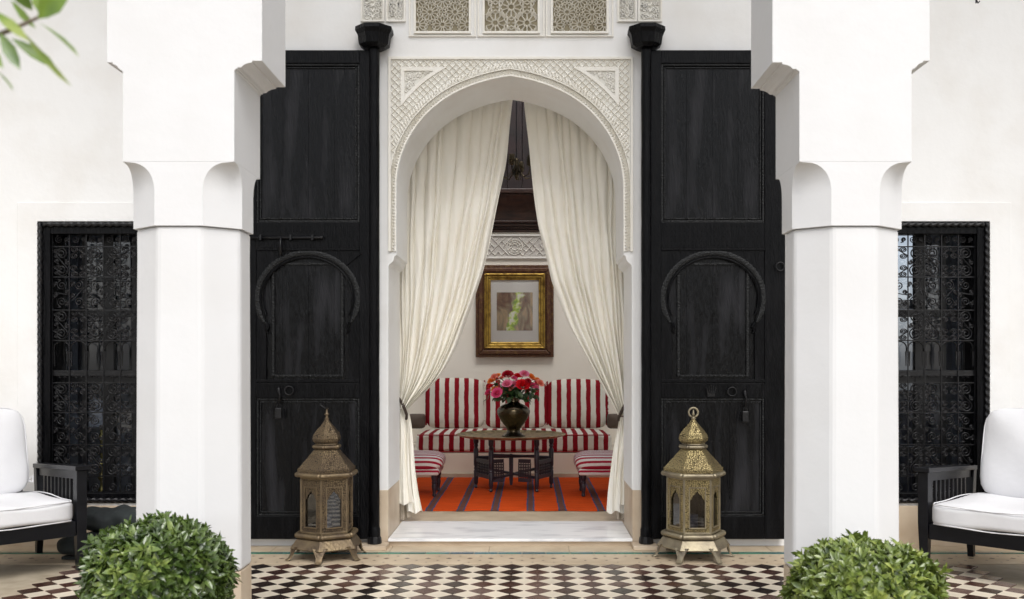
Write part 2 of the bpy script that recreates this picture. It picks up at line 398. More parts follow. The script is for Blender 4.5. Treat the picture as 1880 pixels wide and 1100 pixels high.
# central piece with arch
jl, jr = PX(713, YW), PX(1161, YW)
zp = PZ(899, YW)
def arch_pts(cx, hw, yspring, rise, n=20, pt=6):
    """px coords, left springing -> apex -> right springing, slightly pointed"""
    out = []
    for i in range(n + 1):
        t = i / n * (pi / 2); out.append((cx - hw * cos(t), yspring - rise * sin(t) - pt * max(0, (i / n - .72) / .28) ** 2))
    return out + [(2 * cx - x, y) for x, y in reversed(out[:-1])]
ACX = 936.
arc = arch_pts(ACX, 208, 346, 199)
imp_l = [(713, 899), (713, 490), (714, 486), (718, 483), (721, 480), (723, 476), (724, 471), (728, 468), (728, 462)]
op = imp_l + arc + [(2 * ACX - x + 1, y) for x, y in reversed(imp_l)]
op = [(PX(a, YW), PZ(b, YW)) for a, b in op]
outer = [(XL, zp)] + op + [(XR, zp), (XR, ZT), (XL, ZT)]
w.prism(outer, YW, YB)
w.box(XL, jl - .004, YW, YB, 0, zp); w.box(jr + .004, XR, YW, YB, 0, zp)
hp(w, 'wall', M['plaster'])
# stone plinths of the jambs
for a, b in ((PX(697, YW), jl), (jr, PX(1178, YW))):
    mb = MB(); mb.box(a, b, YW - .006, YB - .01, .0, zp - .003)
    hp(mb, 'jamb_plinth', M['stone'], bevel=.002)
for a, b, i in ((-6, PX(430, YW), 0), (PX(1448, YW), 6, 1)):
    x = a
    while x < b - .01:
        x2 = min(b, x + .62)
        hp(MB().box(x, x2 - .003, YW - .022, YW - .002, .004, PZ(928, YW)), 'plinth_stone', M['stone'], bevel=.002); x = x2
# shallow raised plaster bands round the windows
for x0, x1, a, b in ((PX(33, YW), PX(300, YW), wl0, wl1), (PX(1585, YW), PX(1855, YW), wr0, wr1)):
    zt = PZ(372, YW); zb = PZ(928, YW); mb = MB()
    poly = [(x0, zb), (x0, zt), (x1, zt), (x1, zb), (b, zb), (b, wz1), (a, wz1), (a, zb)]
    mb.prism(poly, YW - .012, YW - .001); hp(mb, 'window_surround', M['plaster'], bevel=.003)
# pivot stones below the door poles
for a, b in ((652, 713), (1160, 1205)):
    hp(MB().box(PX(a, 6.4), PX(b, 6.4), 6.30, YW - .024, .004, .032), 'pivot_stone', M['stone'], bevel=.004)
# threshold: slab with riser
hp(MB().box(jl + .003, jr - .003, YW - .01, YB + .12, .0, .036), 'threshold_riser', M['stone'])
hp(MB().box(jl + .003, jr - .003, YW - .035, YB + .11, .0365, .056), 'threshold_slab', M['marble'], bevel=.002)

# ---- carved stucco round the arch ----
YF = YW - .001
def W2(px, py, y=YW): return (PX(px, y), PZ(py, y))
car = MB()
def ring(mb, hw0, rise0, hw1, rise1, y0, y1, ybot=462, n=28, spr=346):
    a = arch_pts(ACX, hw0, spr, rise0, n); b = arch_pts(ACX, hw1, spr, rise1, n)
    a = [(a[0][0], ybot)] + a + [(a[-1][0], ybot)]; b = [(b[0][0], ybot)] + b + [(b[-1][0], ybot)]
    m = len(a)
    fr = [W2(*p) for p in a]; bk = [W2(*p) for p in b]
    vs = [(x, y0, z) for x, z in fr] + [(x, y0, z) for x, z in bk] + [(x, y1, z) for x, z in fr] + [(x, y1, z) for x, z in bk]
    fs = []
    for i in range(m - 1):
        fs += [(i, i + 1, m + i + 1, m + i), (i, i + 1, 2 * m + i + 1, 2 * m + i), (m + i, m + i + 1, 3 * m + i + 1, 3 * m + i)]
    mb.add(vs, fs)
# plain fillets
f1 = MB(); ring(f1, 208.5, 199.5, 211, 202, YW - .014, YW); ring(f1, 221, 212, 222.5, 213.5, YW - .018, YW)
hp(f1, 'arch_fillet', M['stucco'])
# recessed ground sheet of the carved field (slightly proud of the wall, ribs stand on it)
gx0, gx1, gy0 = 719, 1157, 110
field = []
Lp = arch_pts(ACX, 209, 346, 200, 30)
poly = [(gx0, 452)] + [(gx0, gy0), (gx1, gy0), (gx1, 452)] + [(1144.5, 452)] + [(x, y) for x, y in reversed(Lp)] + [(727.5, 452)]
hp(MB().prism([W2(*p) for p in poly], YW - .003, YW - .0005), 'carved_ground', M['stucco_deep'])
# outer frame fillet
fr = MB()
for a in ((713, 718, 105, 462), (1158, 1162, 105, 462)): fr.box(PX(a[0], YW), PX(a[1], YW), YW - .016, YW, PZ(a[3], YW), PZ(a[2], YW))
fr.box(PX(718, YW), PX(1158, YW), YW - .016, YW, PZ(110, YW), PZ(105, YW))
hp(fr, 'outer_fillet', M['stucco'], bevel=.002)
# spandrel triangles with their own fillets
def in_arch(px, py, hw, rise):
    if py > 346: return abs(px - ACX) < hw
    return ((px - ACX) / hw) ** 2 + ((py - 346) / rise) ** 2 < 1
TR = 250   # radius of the arc bounding the triangle
def in_tri(px, py, m=0):
    dx = abs(px - ACX)
    return dx < 200 - m and py > 124 + m and (dx ** 2 + (py - 346) ** 2) > (TR + m) ** 2
# lattice ribs: two diagonal families of short bars over the field
lat = MB()
def bar(mb, x0, y0, x1, y1, wd, h, yb=YW - .003):
    (a, b), (c, e) = W2(x0, y0), W2(x1, y1)
    L = math.hypot(c - a, e - b); nx, nz = -(e - b) / L * wd, (c - a) / L * wd
    mb.add([(a + nx, yb, b + nz), (a - nx, yb, b - nz), (c - nx, yb, e - nz), (c + nx, yb, e + nz), (a, yb - h, b), (c, yb - h, e)],
           [(0, 4, 5, 3), (1, 2, 5, 4), (0, 1, 4), (2, 3, 5)])
def in_field(px, py):
    if not (719 < px < 1157 and 111 < py < 440): return False
    if in_arch(px, py, 224, 215): return False
    return not in_tri(px, py)
pit = 6.6
for i in range(0, 70):
    for j in range(0, 52):
        x = 719 + i * pit + pit / 2; y = 111 + j * pit + pit / 2
        if in_field(x, y):
            if (i + j) % 2: bar(lat, x - pit / 2, y - pit / 2, x + pit / 2, y + pit / 2, .0045, .009)
            else: bar(lat, x - pit / 2, y + pit / 2, x + pit / 2, y - pit / 2, .0045, .009)
hp(lat, 'lattice_ribs', M['stucco'], kind='stuff')
# inner arch band: fine zigzag lattice, and a band of curved flutes
zz = MB(); fl = MB()
def band_pt(s, rad):   # s px length along arch from left foot, rad px outside intrados 208
    hw = 208 + rad; straight = 462 - 346; arcl = pi / 2 * 208
    if s < straight: return (ACX - hw, 462 - s)
    s2 = s - straight
    if s2 > 2 * arcl: return (ACX + hw, 346 + (s2 - 2 * arcl))
    t = s2 / 208.
    x, y = ACX - hw * cos(t), 346 - (199 + rad) * sin(t)
    return (x, y - 6 * max(0, 1 - abs(t - pi / 2) / .44) ** 2)
tot = 2 * 116 + pi * 208; n = 150; st = tot / n
for k in range(n):
    a = band_pt(k * st, 3.5); b = band_pt((k + .5) * st, 12.5); c = band_pt((k + 1) * st, 3.5)
    bar(zz, *a, *b, .0036, .009); bar(zz, *b, *c, .0036, .009)
    e = band_pt((k + .5) * st, 6); bar(zz, *e, *band_pt((k + .5) * st, 9), .004, .008)
    g = band_pt((k) * st, 8); bar(zz, *g, *band_pt((k) * st, 12), .003, .008)
hp(zz, 'zigzag_band', M['stucco'], kind='stuff')
k0 = 95; s = 95.
while s < tot - 95:
    sg = 1 if s < tot / 2 else -1
    pts = [band_pt(s + sg * q * 7, 14.5 + 12.5 * q) for q in (0, .25, .5, .75, 1)]
    pts = [(p[0] , p[1]) for p in pts]
    if all(720 < p[0] < 1156 and p[1] > 111 for p in pts): fl.tube([(PX(p[0], YW), YW - .005, PZ(p[1] + 0, YW)) for p in pts], [.004, .0065, .0075, .006, .003], 6)
    s += 6.0
hp(fl, 'fluted_band', M['stucco'], smooth='all', kind='stuff')
# triangle fillets and arabesques
tf = MB(); ar = MB()
for sg in (-1, 1):
    def Q(dx, py): return W2(ACX + sg * dx, py)
    def tri(r, m):
        xs = 200 - m; ys = 124 + m; pts = [(xs, ys)]
        x_top = sqrt(r * r - (346 - ys) ** 2); y_side = 346 - sqrt(r * r - xs * xs)
        a0 = math.atan2(346 - ys, x_top); a1 = math.atan2(346 - y_side, xs)
        return [(xs, ys)] + [(r * cos(a0 + (a1 - a0) * t / 8), 346 - r * sin(a0 + (a1 - a0) * t / 8)) for t in range(9)]
    A = [Q(*p) for p in tri(TR, 0)]; B = [Q(*p) for p in tri(TR + 6, 7)]
    m = len(A)
    vs = [(x, YW - .013, z) for x, z in A] + [(x, YW - .013, z) for x, z in B] + [(x, YW, z) for x, z in A] + [(x, YW, z) for x, z in B]
    fs = []
    for i in range(m):
        j = (i + 1) % m; fs += [(i, j, m + j, m + i), (i, j, 2 * m + j, 2 * m + i), (m + i, m + j, 3 * m + j, 3 * m + i)]
    tf.add(vs, fs)
    rr = random.Random(3)
    for t in range(420):
        x = rr.uniform(110, 195); y = rr.uniform(128, 230)
        if in_tri(ACX + x, y, 10):
            r0 = rr.uniform(3, 5); th0 = rr.uniform(0, 6.28); dr = rr.choice((-1, 1))
            pts = []
            for q in range(10):
                th = th0 + dr * q * .62; r1 = r0 * (1 - q / 13)
                X, Z = Q(x + r1 * cos(th), y + r1 * sin(th)); pts.append((X, YW - .006, Z))
            ar.tube(pts, [.0028 + .0012 * (1 - q / 10) for q in range(10)], 4)
hp(tf, 'spandrel_fillet', M['stucco']); hp(ar, 'spandrel_arabesque', M['stucco'], kind='stuff', smooth='all')

# ---- pierced screens above the door ----
def screen(x0, x1, ytop, ybot, cellpx, nf, name, rib):
    pan = bpy.data.objects.new(name, None)
    X0, X1, Z0, Z1 = PX(x0, YW), PX(x1, YW), PZ(ybot, YW), PZ(ytop, YW)
    base = MB().box(X0, X1, YW - .004, YW - .001, Z0, Z1); b = hp(base, name, M['stucco_hole_shade'])
    r = MB(); cw = cellpx
    def clipbar(ax, ay, bx, by, wd=rib, h=.014):
        if x0 < (ax + bx) / 2 < x1 and ytop < (ay + by) / 2 < ybot and x0 - 1 < min(ax, bx) and max(ax, bx) < x1 + 1 and max(ay, by) < ybot + 1:
            bar(r, ax, ay, bx, by, wd, h, YW - .004)
    cx = (x0 + x1) / 2; yb = ybot - cellpx * .28
    centres = [(cx + (i) * cw + (j % 2) * cw / 2, yb - j * cw * .5) for j in range(0, 9) for i in range(-3, 4)] if nf == 12 else [(cx - cw / 2 + i * cw, yb - j * cw + 0) for j in range(-1, 5) for i in range(-2, 4)] + [(cx + i * cw, yb - cw / 2 - j * cw) for j in range(-1, 5) for i in range(-3, 4)]
    R = cw * .36
    for (px, py) in centres:
        for k in range(nf):
            t = 2 * pi * k / nf; t2 = t + pi / nf
            P = lambda rad, th: (px + rad * cos(th), py + rad * sin(th))
            clipbar(*P(R * .22, t), *P(R * .42, t2)); clipbar(*P(R * .42, t2), *P(R * .22, t + 2 * pi / nf))
            clipbar(*P(R * .42, t2), *P(R * .82, t2)); 
            clipbar(*P(R * .82, t2), *P(R * 1.0, t)); clipbar(*P(R * .82, t2), *P(R * 1.0, t + 2 * pi / nf))
            clipbar(*P(R * 1.0, t), *P(R * 1.3, t))
            clipbar(*P(R * 1.0, t), *P(R * 1.15, t2)); clipbar(*P(R * 1.15, t2), *P(R * 1.0, t + 2 * pi / nf))
        r.lathe([(R * .14 / F * YW, 0), (R * .10 / F * YW, .014)], 6) if False else None
    o = r.build('screen_ribs', M['stucco'], b, kind='stuff'); 
    for v in o.data.vertices: v.co.y -= YW
    f = MB(); t = 4
    def fbox(a, b2, c, e, dp): f.box(PX(a, YW), PX(b2, YW), YW - dp, YW, PZ(e, YW), PZ(c, YW))
    fbox(x0 - t, x0, ytop, ybot + t, .022); fbox(x1, x1 + t, ytop, ybot + t, .022); fbox(x0, x1, ybot, ybot + t, .022)
    fbox(x0 - 13, x0 - 10, ytop, ybot + 9, .014); fbox(x1 + 10, x1 + 13, ytop, ybot + 9, .014); fbox(x0 - 10, x1 + 10, ybot + 7, ybot + 9, .014)
    o = f.build('screen_frame', M['stucco'], b)
    for v in o.data.vertices: v.co.y -= YW
    return b
screen(764, 861, -62, 59, 46, 12, 'pierced_screen', .0035)
screen(890, 987, -62, 59, 58, 10, 'pierced_screen', .0046)
screen(1015, 1113, -62, 59, 46, 12, 'pierced_screen', .0035)
# leafy side panels
def vine_panel(x0, x1, y0, y1, seed):
    b = hp(MB().box(PX(x0, YW), PX(x1, YW), YW - .004, YW - .001, PZ(y1, YW), PZ(y0, YW)), 'vine_panel', M['stucco_deep'])
    rr = random.Random(seed); a = MB(); cx = (x0 + x1) / 2; hw = (x1 - x0) / 2 - 2
    y = y1 - 6
    while y > y0:
        for sg in (-1, 1):
            for (ox, r0) in ((.55, hw * .36), (.25, hw * .22), (.8, hw * .2)):
                cxx = cx + sg * ox * hw; cyy = y - rr.uniform(0, 5); pts = []
                for q in range(12):
                    th = -sg * q * .6 + (pi / 2 if ox < .6 else 0); r1 = r0 * (1.15 - q / 13)
                    p = (cxx + r1 * cos(th), cyy - r1 * sin(th))
                    if p[1] > y1 - 1 or abs(p[0] - cx) > hw: continue
                    pts.append((PX(p[0], YW), YW - .008 , PZ(p[1], YW)))
                if len(pts) > 3: a.tube(pts, .0042, 4)
        bar(a, cx, y + 4, cx + 2, y - 3, .004, .012, YW - .004); bar(a, cx, y + 4, cx - 2, y - 3, .004, .012, YW - .004)
        y -= hw * .62
    o = a.build('vine_relief', M['stucco'], b, smooth='all', kind='stuff')
    for v in o.data.vertices: v.co.y -= YW
    f = MB()
    for q in ((x0 - 3, x0, y0, y1 + 3), (x1, x1 + 3, y0, y1 + 3), (x0, x1, y1, y1 + 3)): f.box(PX(q[0], YW), PX(q[1], YW), YW - .018, YW, PZ(q[3], YW), PZ(q[2], YW))
    o = f.build('panel_frame', M['stucco'], b)
    for v in o.data.vertices: v.co.y -= YW
for q in ((666, 703, -60, 38, 1), (712, 742, -60, 38, 2), (1136, 1166, -60, 38, 3), (1174, 1212, -60, 38, 4)): vine_panel(*q)

# =====================================================================
# GALLERY CEILING, ARCADE BEAM
# =====================================================================
sx0, sx1, sy0, sy1 = -1.85, 1.65, 7.2, 10.7
o = MB().box(-6.5, 6.5, 5.45, YB, ZT, ZT + .15).build('gallery_ceiling', M['plaster']); o['kind'] = 'structure'  # unseen; cut back from the columns to let light onto the wall
# roof over the rooms, with an unseen opening added to light the salon
mb = MB(); mb.box(-6.5, 6.5, YB, sy0, ZS, ZS + .15); mb.box(-2.05, 1.85, sy1, YS + .1, ZS, ZS + .15)
mb.box(-6.5, sx0, sy0, 8.5, ZS, ZS + .15); mb.box(sx1, 6.5, sy0, 8.5, ZS, ZS + .15); mb.box(-2.05, sx0, 8.5, sy1, ZS, ZS + .15); mb.box(sx1, 1.85, 8.5, sy1, ZS, ZS + .15)
o = mb.build('roof', M['plaster']); o['kind'] = 'structure'

# =====================================================================
# COLUMNS
# =====================================================================
def column(xa, xb, ta, tb, YC, DP, label):
    """xa,xb: px of the mid block at front plane; ta,tb: top block px"""
    X0 = PX(xa, YC); X1 = PX(xb, YC); cx = (X0 + X1) / 2
    t = thing('column', label, 'column', (cx, YC, 0), group='white columns of the gallery')
    def q(px, py): return (PX(px, YC) - cx, PZ(py, YC))
    k = 1
    prof_r = [(tb, -2150), (tb, 112), (tb - (tb - xb) * .36, 112), (tb - (tb - xb) * .36, 115), (tb - (tb - xb) * .52, 116.5), (tb - (tb - xb) * .66, 119.5), (tb - (tb - xb) * .76, 124), (xb + 6, 124), (xb + 6, 126.5), (xb + 2, 126.5), (xb + 2, 129), (xb, 129)]
    prof_l = [(ta, -2150), (ta, 115), (ta + (xa - ta) * .36, 115), (ta + (xa - ta) * .36, 118), (ta + (xa - ta) * .52, 119.5), (ta + (xa - ta) * .66, 122.5), (ta + (xa - ta) * .76, 127), (xa - 5, 127), (xa - 5, 129), (xa - 2, 129), (xa - 2, 131), (xa, 131)]
    poly = [q(*p) for p in prof_l + [(xa, 297), (xb, 297)] + list(reversed(prof_r))]
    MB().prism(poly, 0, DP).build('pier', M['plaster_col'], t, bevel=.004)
    wd = X1 - X0; ch = wd * .285; cd = DP * .285
    def octa(z, a, b, ins=0):
        x0, x1, y0, y1 = -wd / 2 + ins, wd / 2 - ins, ins, DP - ins
        a = max(a, .0008); b = max(b, .0008)
        return [(x0 + a, y0, z), (x1 - a, y0, z), (x1, y0 + b, z), (x1, y1 - b, z), (x1 - a, y1, z), (x0 + a, y1, z), (x0, y1 - b, z), (x0, y0 + b, z)]
    zt = PZ(297, YC); zs = PZ(352, YC); zb = PZ(414, YC)
    rings = []
    for i in range(13):
        u = i / 12; f = sqrt(1 - (1 - u) ** 2); rings.append(octa(zt + (zs - zt) * (u ** 1.3), ch * f, cd * f))
    rings.append(octa(zb, ch, cd)); 
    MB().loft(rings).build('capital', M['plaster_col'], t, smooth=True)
    sh = []
    rr = random.Random(int(xa))
    for i in range(13):
        z = zb + (.375 - zb) * i / 12
        sh.append(octa(z, ch + rr.uniform(-.0006, .0006), cd, .009 - .004 * i / 12 + rr.uniform(-.0003, .0003)))
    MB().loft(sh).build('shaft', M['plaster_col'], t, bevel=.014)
    MB().loft([octa(.373, ch, cd, .006), octa(0, ch, cd, .004)]).build('stone_base', M['stone'], t, bevel=.003)
    return t
YC = 3.88
column(225, 430, 196, 481, YC, .374, 'left white column with stepped bracket and octagonal shaft, behind the darker shrub')
column(1467.5, 1674, 1418, 1707, YC, .374, 'right white column with stepped bracket and octagonal shaft, nearest the open right door')
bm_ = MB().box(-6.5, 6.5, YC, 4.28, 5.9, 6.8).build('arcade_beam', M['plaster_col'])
tag(bm_, 'white plastered beam resting on the two gallery columns', 'beam')

for x, l in ((-5.3, 'unseen white plastered wall added to shade the left end of the gallery'), (5.1, 'unseen white plastered wall added to shade the right end of the gallery')):
    tag(MB().box(x, x + .2, YC, YW - .03, 0, ZT - .01).build('light_block_wall', M['plaster']), l, 'wall')  # unseen walls added to keep side light off the house wall

# =====================================================================
# DOORS
# =====================================================================
def door(cxp, hinge, label):
    """cxp px centre of leaf, hinge=+1 hinge at right side (left leaf)"""
    YD = 6.40
    X = PX(cxp, YD)
    t = thing('door_leaf', label, 'door', (X, YD, 0), group='tall black wooden door leaves')
    def bx(x0, x1, y0, y1, f, b, name, m='door', bev=.003, par=None):
        # px offsets from centre (mirrored by hinge), py, f/b depth in m relative to YD
        xa, xb = sorted((hinge * x0 * YD / F, hinge * x1 * YD / F))
        return MB().box(xa, xb, f, b, PZ(y1, YD), PZ(y0, YD)).build(name, M[m], par or t, bevel=bev)
    # coordinates: +x is towards hinge
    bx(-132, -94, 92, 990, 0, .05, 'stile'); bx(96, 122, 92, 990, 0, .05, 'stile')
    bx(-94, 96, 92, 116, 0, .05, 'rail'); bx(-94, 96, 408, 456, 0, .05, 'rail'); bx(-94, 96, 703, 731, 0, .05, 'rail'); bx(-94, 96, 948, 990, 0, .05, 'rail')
    for (y0, y1, n) in ((116, 408, 4), (456, 703, 4), (731, 948, 3)):
        wdt = 190 / n
        for i in range(n):
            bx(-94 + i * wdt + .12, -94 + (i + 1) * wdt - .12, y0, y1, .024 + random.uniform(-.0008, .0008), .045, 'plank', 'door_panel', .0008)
        # mouldings
        for (ins, wdh, dp) in ((0, 4, .008), (6, 2.4, .014)):
            for q in ((-94 + ins, -94 + ins + wdh, y0 + ins, y1 - ins), (96 - ins - wdh, 96 - ins, y0 + ins, y1 - ins)):
                if not (y0 == 456): bx(*q, dp, .028, 'moulding', 'moulding', bev=.002)
            if y0 != 456:
                bx(-94 + ins + wdh, 96 - ins - wdh, y0 + ins, y0 + ins + wdh, dp, .028, 'moulding', 'moulding', bev=.002)
                bx(-94 + ins + wdh, 96 - ins - wdh, y1 - ins - wdh, y1 - ins, dp, .028, 'moulding', 'moulding', bev=.002)
    # square board with horseshoe arch opening over the middle panel
    S_ = YD / F
    def hshoe(rx, ry, cy=555, n=22, a0=-.42):
        out = []
        for i in range(n + 1):
            a = a0 + (pi - 2 * a0) * i / n
            out.append((rx * cos(a), cy - ry * sin(a)))
        return out
    inner = hshoe(86, 78, 548)
    pl = [(-94, 456), (-94, 703)] + [(-76, 703), (-76, 600)] + list(reversed(inner)) + [(76, 600), (76, 703), (96, 703), (96, 456)]
    pl = [(hinge * x * S_, PZ(y, YD)) for x, y in pl]
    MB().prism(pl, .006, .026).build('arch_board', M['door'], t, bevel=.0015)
    rope = MB(); pts = hshoe(93, 84, 548, 130, -.55); 
    rope.tube([(hinge * x * S_, .004, PZ(y, YD)) for x, y in pts], [(.017 if i % 3 else .021) * min(1, .45 + min(i, 130 - i) / 14) for i in range(131)], 8, ry=.006)
    rope.build('arch_moulding', M['moulding'], t, smooth=True)
    r2 = MB(); pts = hshoe(83.5, 75.5, 548, 40, -.42); r2.tube([(hinge * x * S_, .006, PZ(y, YD)) for x, y in pts], .007, 6); r2.build('arch_bead', M['door'], t, smooth=True)
    for sg in (-1, 1):   # feet of the arch
        MB().tube([(sg * 77 * S_, .004, PZ(592, YD)), (sg * 73 * S_, .004, PZ(600, YD)), (sg * 76 * S_, .004, PZ(607, YD)), (sg * 72 * S_, .004, PZ(612, YD))], [.012, .015, .011, .006], 6).build('arch_foot', M['door'], t, smooth=True)
    # raised inner frame of the middle panel
    for q in ((-66, -61, 482, 692), (61, 66, 482, 692), (-61, 61, 482, 486), (-61, 61, 688, 692)): bx(*q, .012, .03, 'moulding', 'moulding', bev=.002)
    bx(-94, 96, 456, 460, -.004, .006, 'moulding', bev=.002); bx(-94, 96, 697, 702, -.004, .008, 'moulding', bev=.002)
    # small raking brace in the corner
    # studs
    st = MB()
    def stud(x, y, r=.0038):
        X_, Z_ = hinge * x * S_, PZ(y, YD)
        st.add([(X_ + r, 0, Z_), (X_, 0, Z_ + r), (X_ - r, 0, Z_), (X_, 0, Z_ - r), (X_, -.006, Z_)], [(0, 1, 4), (1, 2, 4), (2, 3, 4), (3, 0, 4)])
    for i in range(32):
        for y in (416, 425, 434, 443, 451):
            if random.random() < .93: stud(-128 + i * 7.9, y)
        for y in (709, 717, 725): stud(-90 + i * 5.8, y, .003)
        for y in (955, 963, 971, 979): stud(-128 + i * 7.9, y)
    st.build('studs', M['moulding'], t, kind='stuff')
    # hinge pole with cap and foot
    hx = hinge * 123.5 * S_
    MB().lathe([(.034, .045), (.040, .05), (.040, .13), (.036, .14), (.0345, .15)] + [(.034 + random.uniform(-.001, .001), z * .1) for z in range(2, 34)] + [(.035, PZ(88, YD))], 14, hx, .0).build('hinge_pole', M['door'], t, smooth=True)
    cap = MB(); z0, z1 = PZ(90, YD), PZ(50, YD)
    cap.lathe([(.075, z0), (.105, z0 + .02), (.115, z0 + .085), (.132, z0 + .11), (.130, z1 - .012), (.10, z1)], 8, hx, -.0, pi / 8)
    cap.build('pole_bracket', M['door'], t)
    MB().lathe([(.045, .032), (.05, .04), (.046, .075), (.036, .085)], 12, hx, 0).build('pole_foot', M['iron'], t)
    return t, S_, YD
def ringobj(par, x, z, r, tr, y=-.02, name='ring_handle', m='iron'):
    MB().tube([(x + r * cos(a * pi / 9), y, z + r * sin(a * pi / 9)) for a in range(19)], tr, 6, cap=False).build(name, M[m], par, smooth='all')
def padlock(par, x, z0):
    mb = MB().box(x - .022, x + .022, -.035, -.008, z0, z0 + .075); o = mb.build('padlock', M['iron'], par, bevel=.006)
    s = MB().tube([(x + .014 * cos(a * pi / 8), -.02, z0 + .075 + .028 * sin(a * pi / 8)) for a in range(9)], .004, 5); s.build('shackle', M['iron'], o)
    MB().tube([(x, -.012, z0 + .10), (x + .008, -.014, z0 + .16), (x - .002, -.012, z0 + .2), (x, -.012, z0 + .215)], [.012, .006, .013, .006], 6).build('hasp', M['iron'], par, smooth='all')
tdr, S_, YD = door(564, 1, 'left black door leaf with sliding bolt, folded open behind the dull copper lantern')
zb = PZ(437, YD)
MB().tube([((458 - 564) * S_, -.018, zb), ((590 - 564) * S_, -.018, zb), ((594 - 564) * S_, -.018, zb)], [.010, .010, .012], 8).build('sliding_bolt', M['iron'], tdr, smooth='all')
MB().tube([((517 - 564) * S_, -.024, zb), ((517 - 564) * S_, -.03, PZ(450, YD)), ((517 - 564) * S_, -.028, PZ(470, YD))], [.009, .009, .013], 8).build('bolt_handle', M['iron'], tdr, smooth='all')
for x in (480, 535, 575): MB().box((x - 564) * S_ - .008, (x - 564) * S_ + .008, -.032, -.002, zb - .018, zb + .018).build('bolt_staple', M['iron'], tdr, bevel=.003)
padlock(tdr, (513 - 564) * S_, PZ(769, YD)); ringobj(tdr, (532 - 564) * S_, PZ(717, YD), .029, .005)
bx_ = MB().tube([((636 - 564) * S_, -.003, PZ(486, YD)), ((664 - 564) * S_, -.003, PZ(464, YD))], .006, 4).build('corner_brace', M['door'], tdr)
tdl, S_, YD = door(1310, -1, 'right black door leaf with ring handles, folded open behind the bright brass lantern')
padlock(tdl, (1367 - 1310) * S_, PZ(775, YD)); ringobj(tdl, (1343 - 1310) * S_, PZ(719, YD), .029, .005); ringobj(tdl, (1431 - 1310) * S_, PZ(490, YD), .028, .005)
# cast hand of Fatima-like plate with curls
pl = MB()
for k in range(5): pl.tube([((1305 - 1310 + (k - 2) * 3.2) * S_, -.012, PZ(722, YD)), ((1305 - 1310 + (k - 2) * 4.2) * S_, -.014, PZ(706 + abs(k - 2) * 2, YD))], [.006, .004], 6)
pl.box((1298 - 1310) * S_, (1312 - 1310) * S_, -.014, -.004, PZ(728, YD), PZ(718, YD)); pl.build('knocker', M['iron'], tdl, smooth=True)

# =====================================================================
# WINDOW GRILLES
# =====================================================================
R4 = .0050
def spiral(cx, cz, r0, turns, start, dr, n=30, grow=.16):
    out = []
    for i in range(n + 1):
        u = i / n; r = r0 * (1 - (1 - grow) * u) ; th = start + dr * turns * 2 * pi * u
        out.append((cx + r * cos(th), 0, cz + r * sin(th)))
    return out
def s_scroll(w, h):   # S-scroll filling w x h, centre origin
    r = w * .37; cz = h / 2 - r - .004
    top = spiral(-.0, cz, r, 1.9, pi + .35, -1)            # starts left side, goes clockwise inward
    bot = spiral(.0, -cz, r, 1.9, .35, -1)
    mb = MB(); pts = list(reversed(top)) + bot
    mb.tube([(x, .0, z) for x, _, z in pts], R4, 4); return mb
def c_scroll(r):
    a = spiral(0, 0, r, 1.8, -pi / 2, 1); mb = MB(); mb.tube([(r * 1.3, 0, -r * 1.25), (r * .6, 0, -r * 1.12)] + a, R4 * .9, 4); return mb
CW = .1115
ms = s_scroll(CW, .2).mesh('scroll', M['iron'], 'all'); msm = s_scroll(CW * .62, .115).mesh('scroll_small', M['iron'], 'all'); mc = c_scroll(.033).mesh('scroll_c', M['iron'], 'all')
mcs = c_scroll(.016).mesh('scroll_tiny', M['iron'], 'all')
marc = MB().tube([(-CW / 2 + .004, 0, -.03)] + [(CW / 2 * .93 * cos(pi - a * pi / 10), 0, .045 * sin(a * pi / 10)) for a in range(11)] + [(CW / 2 - .004, 0, -.03)], R4, 4).mesh('arch', M['iron'], 'all')
def rope(par, p0, p1, r=.016):
    p0 = Vector(p0); p1 = Vector(p1); L = (p1 - p0).length; n = int(L / .006); ax = (p1 - p0).normalized()
    a = ax.cross(Vector((0, 1, 0))).normalized(); b = Vector((0, 1, 0)); rings = []
    for i in range(n + 1):
        s = L * i / n; rg = []
        for j in range(8):
            th = 2 * pi * j / 8; rr = r * (1 + .28 * cos(2 * th - s * 2 * pi / .05)); rg.append(p0 + ax * s + a * rr * cos(th) + b * rr * sin(th))
        rings.append(rg)
    MB().loft(rings).build('rope_moulding', M['iron'], par, smooth='all')
